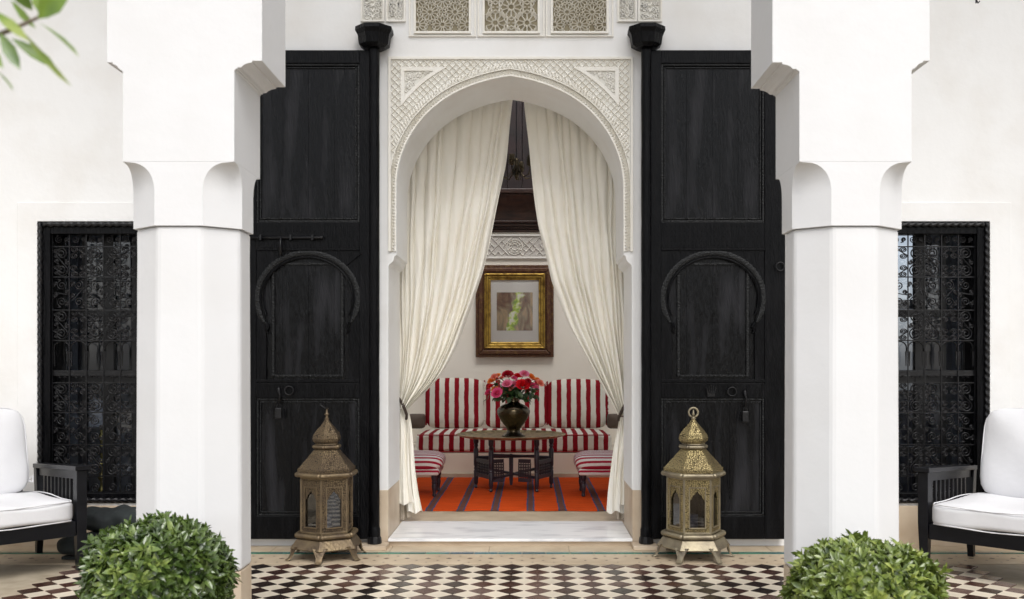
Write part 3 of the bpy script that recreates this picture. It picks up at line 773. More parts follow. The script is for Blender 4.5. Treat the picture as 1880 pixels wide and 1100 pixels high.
def window(x0, x1, label, flip):
    yb = YW + .05
    t = thing('window_grille', label, 'window grille', ((x0 + x1) / 2, YW, wz0), group='wrought iron window grilles')
    W = (x1 - x0) / 2; Hh = wz1 - wz0
    fb = .038
    for q in ((-W, -W + .085, 0, Hh), (W - .085, W, 0, Hh), (-W + .085, W - .085, Hh - .085, Hh), (-W + .085, W - .085, 0, .07)):
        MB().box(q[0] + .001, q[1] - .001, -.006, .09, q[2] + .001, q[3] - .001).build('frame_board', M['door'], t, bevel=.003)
    rp = .022
    rope(t, (-W + rp, -.014, .01), (-W + rp, -.014, Hh - .01)); rope(t, (W - rp, -.014, .01), (W - rp, -.014, Hh - .01))
    rope(t, (-W + .04, -.014, Hh - rp), (W - .04, -.014, Hh - rp)); rope(t, (-W + .04, -.014, rp), (W - .04, -.014, rp))
    # bars
    g = inst('grille', MB().box(-W + .08, W - .08, .022, .030, .065, .075).mesh('grille', M['iron']), t)
    ly = .03
    rows = [PZ(y, YW) - wz0 for y in (425, 452, 508, 569, 625, 703, 758, 817, 875, 918)]
    inW = W - .085; nc = round(2 * inW / CW); cw = 2 * inW / nc
    for z in rows[:-1]: inst('bar', MB().tube([(-inW, 0, 0), (inW, 0, 0)], .0055, 4).mesh('bar', M['iron']), g, (0, ly, z))
    for i in range(nc + 1): inst('bar', MB().tube([(0, 0, rows[-1]), (0, 0, Hh - .08)], .005, 4).mesh('bar', M['iron']), g, (-inW + i * cw, ly - .004, 0))
    MB().box(-inW, inW, ly, ly + .02, PZ(690, YW) - wz0, PZ(680, YW) - wz0).build('rail', M['iron'], g)
    for r in range(len(rows) - 1):
        zt, zb = rows[r], rows[r + 1]; h = zt - zb; zc = (zt + zb) / 2
        for i in range(nc):
            xc = -inW + (i + .5) * cw; mir = 1 if (i + r) % 2 else -1; yy = ly + random.uniform(.004, .012)
            def put(me, dx, dz, sx, sz=1, rot=0): inst('scroll', me, g, (xc + dx, yy, zc + dz), (0, rot, 0), (sx, 1, sz))
            if r == 0: put(mc, -.02, 0, mir * .8, -.8); put(mcs, .034, 0, mir)
            elif r == 4:
                put(marc, 0, h / 2 - .05, 1, 1); put(mcs, -cw * .25, -h / 2 + .055, 1); put(mcs, cw * .25, -h / 2 + .055, -1)
                inst('bar', MB().tube([(0, 0, -.05), (0, 0, .05)], [.003, .007], 4).mesh('bar', M['iron']), g, (xc - cw / 2 + .012, ly, zc + .02))
                inst('bar', MB().tube([(0, 0, -.05), (0, 0, .05)], [.003, .007], 4).mesh('bar', M['iron']), g, (xc + cw / 2 - .012, ly, zc + .02))
            elif r in (2, 6) :
                put(mc, 0, h * .25, mir, -1); put(mc, 0, -h * .25, mir, 1); put(mcs, cw * .34, h * .05, 1); put(mcs, -cw * .34, -h * .05, -1); put(mcs, cw * .34, -h * .3, 1, -1); put(mcs, -cw * .34, h * .3, -1)
                inst('bar', MB().tube([(-cw / 2, 0, -.02), (cw / 2, 0, .02)], .004, 4).mesh('bar', M['iron']), g, (xc, ly + .008, zc), (0, -mir * .5, 0))
            elif r == 8:
                put(mc, 0, 0, mir)
            else:
                if (i % 3) == (1 if not flip else 0):
                    for dx in (-.26, .26):
                        for dz in (-.3, .3):
                            put(msm, dx * cw, dz * h, (1 if dx > 0 else -1) * (1 if dz > 0 else -1), .75)
                else:
                    for dz in (-.27, .27): put(msm, -mir * cw * .24, dz * h, mir, .62)
                    put(ms, 0, 0, mir, h / .2)
                    put(mcs, -mir * cw * .33, h * .02, mir); put(mcs, mir * cw * .33, -h * .02, -mir, -1)
    # glazed casements behind the grille
    yc = .24
    cs = MB(); 
    for xx in (-W, -.035, W - .06): cs.box(xx, xx + (.06 if abs(xx) > .1 else .07), yc, yc + .05, 0, Hh)
    c = cs.build('casement', M['casement'], t, bevel=.002)
    k = 0
    for (a, b) in ((-W + .06, -.035), (.035, W - .06)):
        zs = [0.02, .33, .36, .82, .86, 1.28, 1.32, Hh - .02]
        mid = (a + b) / 2
        for z in (.34, .84, 1.30): MB().box(a + .001, b - .001, yc + .004, yc + .045, z - .022, z + .022).build('glazing_bar', M['casement'], c)
        MB().box(mid - .014, mid + .014, yc + .006, yc + .043, .05, Hh - .05).build('glazing_bar', M['casement'], c)
        for (p, q) in ((a, mid - .016), (mid + .016, b)):
            for (z0, z1) in ((0.02, .316), (.364, .816), (.864, 1.276), (1.324, Hh - .02)):
                inst('pane', MB().box(p + .001, q - .001, 0, .005, z0, z1).mesh('pane', M['pane']), c, (0, yc + .02, 0), (random.uniform(-.012, .012), 0, random.uniform(-.02, .02)))
    return t
window(wl0, wl1, 'left scrolled black iron window grille with a brass floor lamp showing behind it', False)
window(wr0, wr1, 'right scrolled black iron window grille with twisted rope border beside the right column', True)

# =====================================================================
# ROOMS BEHIND
# =====================================================================
ZF = .054; YS = 11.1
def room(x0, x1, y0, y1, z0, z1, nm, m, fl, light_gap=None, gap=None):
    a = MB()
    for p, q in ((x0 - .1, x0), (x1, x1 + .1)):
        if light_gap:      # unseen side openings added to let daylight into the salon
            a.box(p, q, y0, light_gap[0], z0 - .1, z1); a.box(p, q, light_gap[1], y1 + .1, z0 - .1, z1)
            a.box(p, q, light_gap[0], light_gap[1], z0 - .1, light_gap[2]); a.box(p, q, light_gap[0], light_gap[1], light_gap[3], z1)
        else: a.box(p, q, y0, y1 + .1, z0 - .1, z1)
    if gap:
        xs = x0
        for g0, g1 in gap:
            a.box(xs, g0, y1, y1 + .1, z0 - .1, z1); a.box(g0, g1, y1, y1 + .1, z0 - .1, 1.0); a.box(g0, g1, y1, y1 + .1, 2.7, z1); a.box(g0, g1, y1, y1 + .1, 1.72, 1.80); xs = g1
        a.box(xs, x1, y1, y1 + .1, z0 - .1, z1)
    else: a.box(x0, x1, y1, y1 + .1, z0 - .1, z1)
    o = a.build(nm + '_walls', m); o['kind'] = 'structure'
    f = MB().box(x0, x1, y0, y1, z0 - .1, z0).build(nm + '_floor', fl); f['kind'] = 'structure'
room(-1.95, 1.75, YB + .001, YS, ZF - .004, ZS - .002, 'salon', mat('salon_plaster', (.87, .825, .73), .8, noise=(2, (.83, .775, .67), .4, .7), bump=.15, bscale=10), M['stone2'], (8.55, 10.85, .35, 4.2))
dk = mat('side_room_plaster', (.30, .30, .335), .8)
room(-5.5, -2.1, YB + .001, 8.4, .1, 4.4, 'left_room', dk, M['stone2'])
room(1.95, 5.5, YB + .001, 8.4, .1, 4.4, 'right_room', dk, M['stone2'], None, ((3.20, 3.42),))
g_ = MB().box(-16, 16, YB - .2, 24, -.3, -.14).build('bounce_ground', mat('pale_bounce_ground', (.70, .68, .64), .9)); g_['kind'] = 'structure'  # unseen pale ground added to bounce light into the salon
# far windows of the side rooms, seen dimly: plain pale doors
for x, sgn in ((-4.4, 1), (-3.75, 1), (3.78, 1), (4.4, 1)):
    t = thing('pale_shutter', {-4.4: 'pale grey shutter in the dark room, outer one behind the left grille', -3.75: 'pale grey shutter in the dark room, inner one behind the left grille', 3.78: 'pale grey shutter in the dark room, inner one behind the right grille', 4.4: 'pale grey shutter in the dark room, outer one behind the right grille'}[x], 'shutter', (x, 8.36, .1), group='pale shutters at the back of the side rooms')
    MB().box(-.25, .25, -.03, .03, 0, 2.6).build('panel', M['plaster'], t, bevel=.01)
    for z in (.2, .9, 1.7): MB().box(-.18, .18, -.045, -.031, z, z + .6).build('raised_panel', M['plaster'], t, bevel=.008)
# back wall: frieze, wooden cornice
YS2 = YS - .002
fz = thing('stucco_frieze', 'carved grey stucco band with round rosette above the picture', 'frieze', (0, YS, 0))
def fp(mb, nm, m, **k):
    mb.v = [(x, y - YS, z) for x, y, z in mb.v]; return mb.build(nm, m, fz, **k)
z0, z1 = PZ(472, YS), PZ(434, YS)
fp(MB().box(-1.95, 1.75, YS - .012, YS2, z0, z1), 'band', mat('frieze_plaster', (.50, .47, .43), .85))
for a in (z0 - .02, z1): fp(MB().box(-1.95, 1.75, YS - .03, YS2, a, a + .02), 'fillet', M['stucco'], bevel=.003)
rib = MB(); rx, rz = PX(945, YS), PZ(454, YS)
def ribseg(x0, z0_, x1, z1_, wd=.005, h=.014):
    L = math.hypot(x1 - x0, z1_ - z0_); nx, nz = -(z1_ - z0_) / L * wd, (x1 - x0) / L * wd; y = YS - .012
    rib.add([(x0 + nx, y, z0_ + nz), (x0 - nx, y, z0_ - nz), (x1 - nx, y, z1_ - nz), (x1 + nx, y, z1_ + nz), (x0, y - h, z0_), (x1, y - h, z1_)], [(0, 4, 5, 3), (1, 2, 5, 4), (0, 1, 4), (2, 3, 5)])
nx = int(3.4 / .04)
for i in range(nx):
    for j in range(5):
        x = -1.8 + i * .04; z = z0 + .02 + j * .042
        if math.hypot(x + .02 - rx, z + .02 - rz) > .10 and random.random() < .85:
            if (i + j) % 2: ribseg(x, z, x + .04, z + .04)
            else: ribseg(x, z + .04, x + .04, z)
for rad in (.035, .062, .088):
    for k in range(16):
        a, b = 2 * pi * k / 16, 2 * pi * (k + 1) / 16; ribseg(rx + rad * cos(a), rz + rad * sin(a), rx + rad * cos(b), rz + rad * sin(b), .006)
for k in range(8):
    a = 2 * pi * k / 8; ribseg(rx + .03 * cos(a), rz + .03 * sin(a), rx + .09 * cos(a + .4), rz + .09 * sin(a + .4))
fp(rib, 'relief', M['stucco'], kind='stuff')
cn = thing('wooden_cornice', 'dark brown carved wooden cornice high between the curtains', 'cornice', (0, YS, 0))
def cp(mb, nm, m, **k):
    mb.v = [(x, y - YS, z) for x, y, z in mb.v]; return mb.build(nm, m, cn, **k)
zc = PZ(427, YS)
for (dz0, dz1, dy) in ((0, .035, .03), (.038, .06, .05), (.063, .10, .07), (.103, .125, .10)): cp(MB().box(-1.95, 1.75, YS - dy, YS2, zc + dz0, zc + dz1), 'moulding', M['darkwood'], bevel=.006)
cp(MB().grid(lambda u, v: (-1.95 + 3.7 * u, YS - .09 - .16 * (v ** 1.6), zc + .126 + .28 * v + .004 * sin(u * 300) * sin(v * 9)), 300, 10), 'cove_board', M['darkwood'], smooth='all')
cp(MB().box(-1.95, 1.75, YS - .30, YS2, zc + .41, zc + .46), 'moulding', M['darkwood'], bevel=.008)
x = -1.95
while x < 1.74:
    cp(MB().box(x, x + .165, YS - .22, YS2, zc + .462, ZS - .01), 'ceiling_plank', M['ceilwood'], bevel=.004); x += .17
# dark boarded soffit of the salon ceiling
o = MB().box(-1.95, 1.75, sy1 + .002, YS - .23, ZS - .06, ZS - .003).build('salon_ceiling', M['ceilwood']); o['kind'] = 'structure'
# hanging brass lamp seen high up between the curtains
lp = thing('hanging_lamp', 'small dark chandelier hanging high between the two curtains', 'chandelier', (PX(948, 9.6), 9.6, 0))
zt = PZ(300, 9.6)
MB().tube([(0, 0, ZS + .14), (0, 0, zt + .05)], .006, 6).build('chain', M['iron'], lp)
MB().lathe([(.01, zt + .06), (.035, zt + .03), (.02, zt - .02), (.05, zt - .07), (.025, zt - .13), (.008, zt - .17)], 12).build('stem', M['brassdark'], lp, smooth='all')
for k in range(6):
    a = k * pi / 3 + .3
    ar_ = MB().tube([(.02 * cos(a), .02 * sin(a), zt - .06), (.1 * cos(a), .1 * sin(a), zt - .15), (.17 * cos(a), .17 * sin(a), zt - .13), (.19 * cos(a), .19 * sin(a), zt - .06)], .007, 5).build('arm', M['brassdark'], lp, smooth='all')
    MB().lathe([(.008, zt - .06), (.035, zt - .045), (.038, zt + .02), (.03, zt + .05)], 10, .19 * cos(a), .19 * sin(a), cap=False).build('glass_cup', M['brassdark'], ar_, smooth='all')
# floor lamp behind left grille
fl_ = thing('floor_lamp', 'brass floor lamp with white shade seen through the left grille', 'lamp', (PX(187, 7.1), 7.1, .1))
zs = PZ(782, 7.1) - .1
MB().lathe([(.09, 0), (.085, .02), (.03, .035), (.012, .06)] + [(.012 + (.018 if i % 3 == 0 else 0), .06 + (zs - .08) * (i + 1) / 18) for i in range(18)], 12).build('stem', M['brass'], fl_, smooth=True)
MB().lathe([(.10, zs), (.085, zs + .20)], 20, cap=False).build('shade', M['lampshade'], fl_, smooth='all')

# =====================================================================
# SALON FURNISHINGS
# =====================================================================
# rug
def rug_mat():
    m = bpy.data.materials.new('orange_kilim'); m.use_nodes = True; n = m.node_tree.nodes; l = m.node_tree.links; b = n['Principled BSDF']
    b.inputs['Roughness'].default_value = .95; b.inputs['Specular IOR Level'].default_value = .1
    tc = n.new('ShaderNodeTexCoord'); sx = n.new('ShaderNodeSeparateXYZ'); l.new(tc.outputs['Object'], sx.inputs[0])
    nz = n.new('ShaderNodeTexNoise'); nz.inputs['Scale'].default_value = 14; l.new(tc.outputs['Object'], nz.inputs['Vector'])
    ma = n.new('ShaderNodeMath'); ma.operation = 'MULTIPLY_ADD'; ma.inputs[1].default_value = .02; l.new(nz.outputs[0], ma.inputs[0]); l.new(sx.outputs[0], ma.inputs[2])
    def math_(op, a, b2=None):
        q = n.new('ShaderNodeMath'); q.operation = op
        for i_, v_ in enumerate((a, b2)):
            if v_ is None: continue
            if isinstance(v_, (int, float)): q.inputs[i_].default_value = v_
            else: l.new(v_, q.inputs[i_])
        return q.outputs[0]
    dmin = None
    for a_, b_ in ((-.84, -.78), (-.587, -.52), (-.316, -.243), (-.018, .037), (.237, .296), (.548, .609)):
        dd_ = math_('ABSOLUTE', math_('SUBTRACT', ma.outputs[0], (a_ + b_) / 2 + .01)); dmin = dd_ if dmin is None else math_('MINIMUM', dmin, dd_)
    m1 = n.new('ShaderNodeMix'); m1.data_type = 'RGBA'; m1.inputs[6].default_value = (.64, .075, .008, 1); m1.inputs[7].default_value = (.06, .085, .17, 1); l.new(math_('LESS_THAN', dmin, .032), m1.inputs[0])
    cr = n.new('ShaderNodeMix'); cr.data_type = 'RGBA'; cr.inputs[7].default_value = (.16, .065, .045, 1); l.new(m1.outputs[2], cr.inputs[6]); l.new(math_('LESS_THAN', dmin, .019), cr.inputs[0])
    mx = n.new('ShaderNodeMix'); mx.data_type = 'RGBA'; mx.blend_type = 'MULTIPLY'
    n2 = n.new('ShaderNodeTexNoise'); n2.inputs['Scale'].default_value = 9; mp = n.new('ShaderNodeMapping'); mp.inputs['Scale'].default_value = (.7, 9, 1)
    l.new(tc.outputs['Object'], mp.inputs[0]); l.new(mp.outputs[0], n2.inputs['Vector'])
    c2 = n.new('ShaderNodeValToRGB'); c2.color_ramp.elements[0].position = .3; c2.color_ramp.elements[0].color = (.62, .6, .6, 1); c2.color_ramp.elements[1].position = .6; c2.color_ramp.elements[1].color = (1, 1, 1, 1)
    l.new(n2.outputs[0], c2.inputs[0]); mx.inputs[0].default_value = .8; l.new(cr.outputs[2], mx.inputs[6]); l.new(c2.outputs[0], mx.inputs[7]); l.new(mx.outputs[2], b.inputs['Base Color'])
    bp = n.new('ShaderNodeBump'); bp.inputs['Strength'].default_value = .6; bp.inputs['Distance'].default_value = .01; l.new(n2.outputs[0], bp.inputs['Height']); l.new(bp.outputs[0], b.inputs['Normal'])
    return m
rg = MB().grid(lambda u, v: (-1.15 + 2.2 * u, 7.66 + 2.2 * v + (.006 * sin(u * 40) if v == 0 else 0), ZF + .006 + .002 * sin(u * 23 + 3 * v) * cos(v * 11)), 90, 60)
rg.v += [(x, y, z - .006) for x, y, z in rg.v]  # thickness
rg.f += [tuple(i + 91 * 61 for i in f) for f in rg.f]
rg.f += [(i, i + 1, i + 1 + 91 * 61, i + 91 * 61) for i in range(90)]
o = rg.build('rug', rug_mat()); tag(o, 'orange flat-woven rug with blue-edged grey stripes on the salon floor', 'rug')

# built-in bench and mattress
YBn = 9.88
bn = thing('built_in_bench', 'low cream plastered bench along the salon back wall under striped cushions', 'bench', (0, YBn, ZF))
zseat = .255
MB().box(-1.93, 1.73, 0, YS - YBn - .02, .0, zseat).build('bench_body', mat('bench_plaster', (.86, .79, .66), .6, noise=(2, (.78, .70, .56), .4, .7)), bn, bevel=.008)
MB().box(-1.93, 1.73, -.03, -.002, .0, .045).build('bench_skirting', M['stone'], bn, bevel=.004)
ms_ = thing('bench_mattress', 'long red and cream striped mattress on the built-in bench', 'cushion', (PX(943, YBn), YBn + .45, ZF + zseat + .1))
pillow(1.03, .455, .105, n=22, p=9, puff=.12, thin='z', wob=.003, seed=4).build('mattress', M['stripe_seat'], ms_, smooth='all')
for z in (-.088, .085): 
    MB().tube([(-1.0, -.447, z), (1.0, -.447, z)], .006, 6).build('piping', M['red'], ms_)
# back cushions
YCu = 10.72; sc = YCu / F
for (a, b, top, nm, lab, sd, rz) in ((783, 889, 697, 0, 'striped back cushion on the left end of the bench', 1, .04), (890, 1004, 700, 1, 'striped back cushion in the middle, half hidden by roses and vase', 2, 0), (1004, 1114, 699, 2, 'striped back cushion on the right end of the bench', 3, -.03)):
    w_ = (b - a) * sc / 2; h_ = (786 - top) * sc / 2
    t = thing('back_cushion', lab, 'cushion', (PX((a + b) / 2, YCu), YCu, PZ((786 + top) / 2, YCu)), rz, 'striped back cushions on the bench')
    t.rotation_euler = (radians(-9), 0, rz)
    pillow(w_, .11, h_, n=16, p=7, puff=.55, thin='y', wob=.004, seed=sd, camel=.02).build('cover', M['stripe_x'], t, smooth='all')
    fr_ = MB()   # ruffled selvedge on the side edges
    for sg in (-1, 1):
        n = 26
        for k in range(n):
            z = -h_ * .9 + 1.8 * h_ * k / n; a0 = random.uniform(-.006, .006)
            fr_.add([(sg * (w_ - .012) + a0, -.02, z), (sg * (w_ + .012) + a0, -.035 + random.uniform(-.012, .012), z + .01), (sg * (w_ + .010), -.03, z + .035), (sg * (w_ - .012), -.02, z + .04)], [(0, 1, 2, 3)])
    fr_.build('ruffle', M['stripe_x'], t, kind='stuff')
# small dark bolsters behind at the sides
for x, lab in ((PX(764, 10.6), 'dark taupe bolster behind the left curtain at the bench end'), (PX(1131, 10.6), 'dark brown bolster behind the right curtain at the bench end')):
    o = pillow(.10, .16, .08, n=8, p=6).build('bolster', mat('taupe', (.10, .07, .05), .8), smooth='all', loc=(x, 10.6, ZF + zseat + .285)); tag(o, lab, 'cushion')

# slipper chairs
M['stripe_stool2'] = stripe_mat('crimson_white_stripe_b', (-.55, 0, 1), .046, .45, (.42, .02, .05), (.82, .80, .77))
def slipper(loc, rz, label, sm='stripe_stool'):
    t = thing('slipper_chair', label, 'chair', loc, rz, 'low striped slipper chairs')
    for sx in (-1, 1):
        for sy in (-1, 1):
            MB().lathe([(.012, 0), (.019, .012), (.014, .03), (.017, .05), (.024, .09), (.019, .115), (.026, .125), (.019, .135), (.027, .16), (.027, .2)], 12, sx * .19, sy * .19).build('leg', M['tablewood'], t, smooth=True)
    MB().box(-.235, .235, -.235, .235, .19, .25).build('seat_frame', M[sm], t, bevel=.02)
    o = pillow(.265, .265, .085, n=16, p=4.5, puff=.35, thin='z').build('seat', M[sm], t, smooth='all', loc=(0, 0, .30))
    b = pillow(.24, .06, .22, n=12, p=5, puff=.3, thin='y').build('backrest', M['stripe_x'], t, smooth='all', loc=(.0, .24, .45), rot=(radians(-14), 0, 0))
    return t
# seats face each other; stripes run across the sitter, so mirror them by rotation
def slip2(px, label, sg):
    Yc = 8.62; t = slipper((PX(px, Yc) - sg * .155, Yc, ZF + .007), sg * pi / 2, label, 'stripe_stool' if sg > 0 else 'stripe_stool2')
    return t
slip2(794, 'low red and white striped chair half behind the left curtain', 1)
slip2(1076, 'low red and white striped chair half behind the right curtain', -1)

# tray table
YT = 8.86; XT = PX(938.5, YT)
tb = thing('tray_table', 'round brass tray table on dark carved folding legs', 'table', (XT, YT, ZF + .007))
zt = PZ(799, YT) - ZF - .007
MB().lathe([(.0, zt - .006), (.44, zt - .006), (.485, zt + .004), (.503, zt + .014), (.508, zt + .012), (.488, zt - .002), (.44, zt - .014), (.0, zt - .014)], 64, cap=False).build('tray', mat('engraved_tray', (.50, .42, .24), .36, metal=.7, noise=(22, (.20, .15, .09), .42, .62), bump=.6, bscale=40), tb, smooth=True)
legprof = [(.010, .0), (.017, .012), (.010, .03), (.018, .045), (.020, .05), (.020, .10), (.022, .16), (.016, .175), (.022, .185), (.016, .2), (.022, .22), (.022, .30), (.024, .36), (.014, .385), (.022, .40), (.016, .415), (.024, .43), (.024, zt - .012)]
hexp = []
for (px, Y) in ((874, 9.02), (901.5, 8.72), (985.5, 8.72), (1012, 9.02), (985, 9.22), (902, 9.22)): hexp.append((PX(px, Y) - XT, Y - YT))
for (x, y) in hexp: MB().lathe(legprof, 10, x, y).build('leg', M['tablewood'], tb, smooth=True)
def lat_panel(p, q, z0, z1, nx_, nz_):
    p = Vector((*p, 0)); q = Vector((*q, 0)); L = (q - p).length; a = math.atan2(q.y - p.y, q.x - p.x)
    m = MB(); x0, x1 = .022, L - .022
    m.box(x0, x1, -.010, .010, z1, z1 + .035); m.box(x0, x1, -.010, .010, z0 - .035, z0)
    for i in range(nx_ + 1):
        x = x0 + (x1 - x0) * i / nx_; m.box(x - .0035, x + .0035, -.006, .006, z0 + .0005, z1 - .0005)
    for j in range(1, nz_): z = z0 + (z1 - z0) * j / nz_; m.box(x0 + .002, x1 - .002, -.0045, .0045, z - .003, z + .003)
    for i in range(nx_):
        for j in range(nz_):
            cx_ = x0 + (x1 - x0) * (i + .5) / nx_; cz_ = z0 + (z1 - z0) * (j + .5) / nz_; m.lathe([(.009, 0), (.009, .010)], 6) if False else m.box(cx_ - .006, cx_ + .006, -.007, .007, cz_ - .006, cz_ + .006)
    o = m.build('lattice_panel', M['tablewood'], tb); o.location = (p.x, p.y, 0); o.rotation_euler = (0, 0, a)
for i, j in ((0, 1), (2, 3), (3, 4), (5, 0), (1, 2)):
    if (i, j) == (1, 2): continue
    lat_panel(hexp[i], hexp[j], .15, .25, 5, 4)
MB().tube([(hexp[1][0], hexp[1][1], .34), (hexp[3][0], hexp[3][1], .29)], .014, 6).build('crossbar', M['tablewood'], tb)
MB().tube([(hexp[2][0], hexp[2][1], .33), (hexp[0][0], hexp[0][1], .29)], .014, 6).build('crossbar', M['tablewood'], tb)
MB().tube([(hexp[1][0], hexp[1][1], .12), (hexp[4][0], hexp[4][1], .16)], .014, 6).build('crossbar', M['tablewood'], tb)
MB().tube([(hexp[2][0], hexp[2][1], .13), (hexp[5][0], hexp[5][1], .15)], .014, 6).build('crossbar', M['tablewood'], tb)
for sg in (-1, 1): lat_panel((sg * .05 if sg < 0 else .05, -.05), (sg * .20, -.11) if sg > 0 else (-.20, -.11), .12, .26, 5, 5)
MB().lathe([(.012, .05), (.018, .10), (.02, .3), (.012, .34)], 8, 0, -.02).build('pivot_post', M['tablewood'], tb, smooth=True)

# vase
YV = 8.80; XV = PX(942.8, YV); s_ = YV / F
zv = ZF + .007 + zt - .005
vs_ = thing('bronze_vase', 'dark polished bronze vase holding roses on the tray table', 'vase', (XV, YV, zv))
prof = [(0, 0), (20, 0), (20.5, 2), (16, 5), (12.5, 9), (12, 12), (14, 16), (20, 24), (27, 35), (30, 43), (29.5, 49), (24, 55), (14, 60), (10, 63), (9.3, 67), (10.5, 71), (9.6, 71.5), (8, 66), (8, 60)]
def smoothprof(p, k=4):
    out = []
    for i in range(len(p) - 1):
        p0 = p[max(i - 1, 0)]; p1 = p[i]; p2 = p[i + 1]; p3 = p[min(i + 2, len(p) - 1)]
        for j in range(k):
            t = j / k; out.append(tuple(.5 * ((2 * p1[m]) + (-p0[m] + p2[m]) * t + (2 * p0[m] - 5 * p1[m] + 4 * p2[m] - p3[m]) * t * t + (-p0[m] + 3 * p1[m] - 3 * p2[m] + p3[m]) * t ** 3) for m in (0, 1)))
    return out + [p[-1]]
MB().lathe([(max(0, r) * s_, z * s_) for r, z in smoothprof(prof)], 40, cap=False).build('body', M['brassdark'], vs_, smooth='all')

# roses
def bloom_mb(seed):
    rr = random.Random(seed); mb = MB()
    for ring_, (n, rad, ht, tilt) in enumerate(((3, .006, .034, .0), (3, .011, .034, .1), (4, .017, .033, .25), (5, .023, .029, .5), (6, .029, .022, .8))):
        for k in range(n):
            a = 2 * pi * k / n + ring_ * .6 + rr.uniform(-.15, .15); wv = rad * 1.25
            def fn(u, v, a=a, wv=wv, rad=rad, ht=ht, tilt=tilt):
                s = (u - .5) * 2; t = v
                out = rad * (.35 + .65 * t ** .8) + tilt * .014 * t * t
                ang = a + s * (1.15 - .12 * tilt) * (pi / n) * (1.25 if n > 3 else 1) * (1 - .45 * abs(2 * t - 1.1) ** 2)
                z = -.012 + ht * t * (1 - .12 * s * s) - tilt * .010 * t * t
                return (out * cos(ang), out * sin(ang), z)
            mb.grid(fn, 4, 4)
    return mb
def leaf_mb(L, W_, fold=.25, droop=.1):
    pts = [(0, 0), (.2, .55), (.5, 1), (.78, .75), (1, 0)]; mb = MB()
    vs = []
    for u, w_ in pts:
        z = -droop * L * u * u
        vs += [(-w_ * W_ / 2, u * L, z + fold * w_ * W_ / 2), (0, u * L, z), (w_ * W_ / 2, u * L, z + fold * w_ * W_ / 2)]
    fs = []
    for i in range(4): fs += [(3 * i, 3 * i + 1, 3 * i + 4, 3 * i + 3), (3 * i + 1, 3 * i + 2, 3 * i + 5, 3 * i + 4)]
    return mb.add(vs, fs)
rl = leaf_mb(.055, .036).mesh('rose_leaf', M['rose_leaf'], 'all')
blooms = {}
roses = [  # px, py, size px, colour, label
 (902, 699, 13, 'orange', 'orange rose at the far left edge of the bouquet'), (910, 696, 9, 'crimson', 'small crimson rose behind the leftmost orange rose'),
 (907, 691, 11, 'coral', 'coral rose at the upper left of the bouquet'), (914, 689, 9, 'orange', 'small orange rose near the top left of the bouquet'),
 (932, 687, 17, 'crimson', 'large crimson rose at the top left of the bouquet'), (944, 694, 9, 'magenta', 'small magenta rose at the top centre of the bouquet'),
 (931, 704, 16, 'pink', 'pale pink rose at the centre of the bouquet, left of its twin'), (943, 705, 13, 'pink', 'pale pink rose at the centre of the bouquet, right of its twin'),
 (896, 720, 13, 'magenta', 'magenta rose low on the far left of the bouquet'), (912, 721, 17, 'magenta', 'large magenta-pink rose at the lower left of the bouquet'),
 (922, 718, 14, 'orange', 'orange rose at the lower left, touching the large magenta one'), (908, 714, 11, 'orange', 'small orange rose above the large magenta one'),
 (951, 690, 13, 'red', 'red rose at the top centre of the bouquet'), (963, 686, 14, 'pink', 'pink rose at the very top right of the bouquet'),
 (975, 691, 13, 'orange', 'orange rose at the upper right of the bouquet'), (960, 706, 21, 'red', 'largest bright red rose at the front right of the bouquet'),
 (979, 696, 10, 'coral', 'small coral rose just under the upper right orange rose'), (978, 707, 11, 'magenta', 'magenta rose at the right side of the bouquet'),
 (992, 703, 13, 'coral', 'coral pink rose at the far right edge of the bouquet'), (984, 710, 11, 'pink', 'small pink rose at the lower right of the bouquet'),
 (970, 699, 10, 'crimson', 'small crimson rose behind the largest red one')]
roses += [(921, 694, 10, 'coral', 'small coral rose between the crimson top-left rose and the orange ones'), (952, 700, 9, 'pink', 'small pink rose just left of the largest red rose'),
 (938, 713, 10, 'coral', 'small coral rose under the two pale pink roses'), (968, 715, 10, 'red', 'small red rose under the largest red rose'), (901, 709, 10, 'red', 'small red rose at the left side, above the low magenta rose'), (987, 697, 9, 'orange', 'small orange rose above the far right coral pink rose')]
neck = Vector((XV, YV, zv + 70 * s_))
leafn = 0
for i, (px, py, sz, col, lab) in enumerate(roses):
    dY = random.uniform(-.10, .08) - (.08 if sz > 14 else 0); Y = YV + dY
    p = Vector((PX(px, Y), Y, PZ(py, Y))); R_ = sz * 1.2 / 2 * Y / F
    key = (col, i % 3)
    if key not in blooms: blooms[key] = bloom_mb(i % 3).mesh('bloom', M['rose_' + col], 'all')
    t = thing('rose', lab, 'rose', tuple(neck), 0, 'roses in the bronze vase')
    b = inst('bloom', blooms[key], t, tuple(p - neck), (0, 0, 0), (R_ / .036,) * 3)
    dirn = (p - neck) * .5 + Vector((0, -.09, .09)) + Vector((random.uniform(-.03, .03), random.uniform(-.04, .04), 0))
    b.rotation_euler = dirn.to_track_quat('Z', 'Y').to_euler()
    mid = (p - neck) * .5 + Vector((0, 0, .03))
    MB().tube([Vector((random.uniform(-.01, .01), random.uniform(-.01, .01), -.10)), Vector((0, 0, -.01)), mid, (p - neck) - dirn.normalized() * .01], .0025, 5).build('stem', M['stem'], t)
    for k in range(5):
        u = random.uniform(.35, .9); q = (p - neck) * u * .92 + Vector((0, -.03 * random.random(), -.01 - .02 * random.random()))
        l_ = inst('leaf', rl, t, tuple(q), (random.uniform(-.9, .3), random.uniform(-.5, .5), random.uniform(0, 6.28)), (random.uniform(.8, 1.3),) * 3)
fg = MB()
gr = thing('rose_foliage', 'dark green rose leaves spilling round the neck of the bronze vase', 'leaves', tuple(neck))
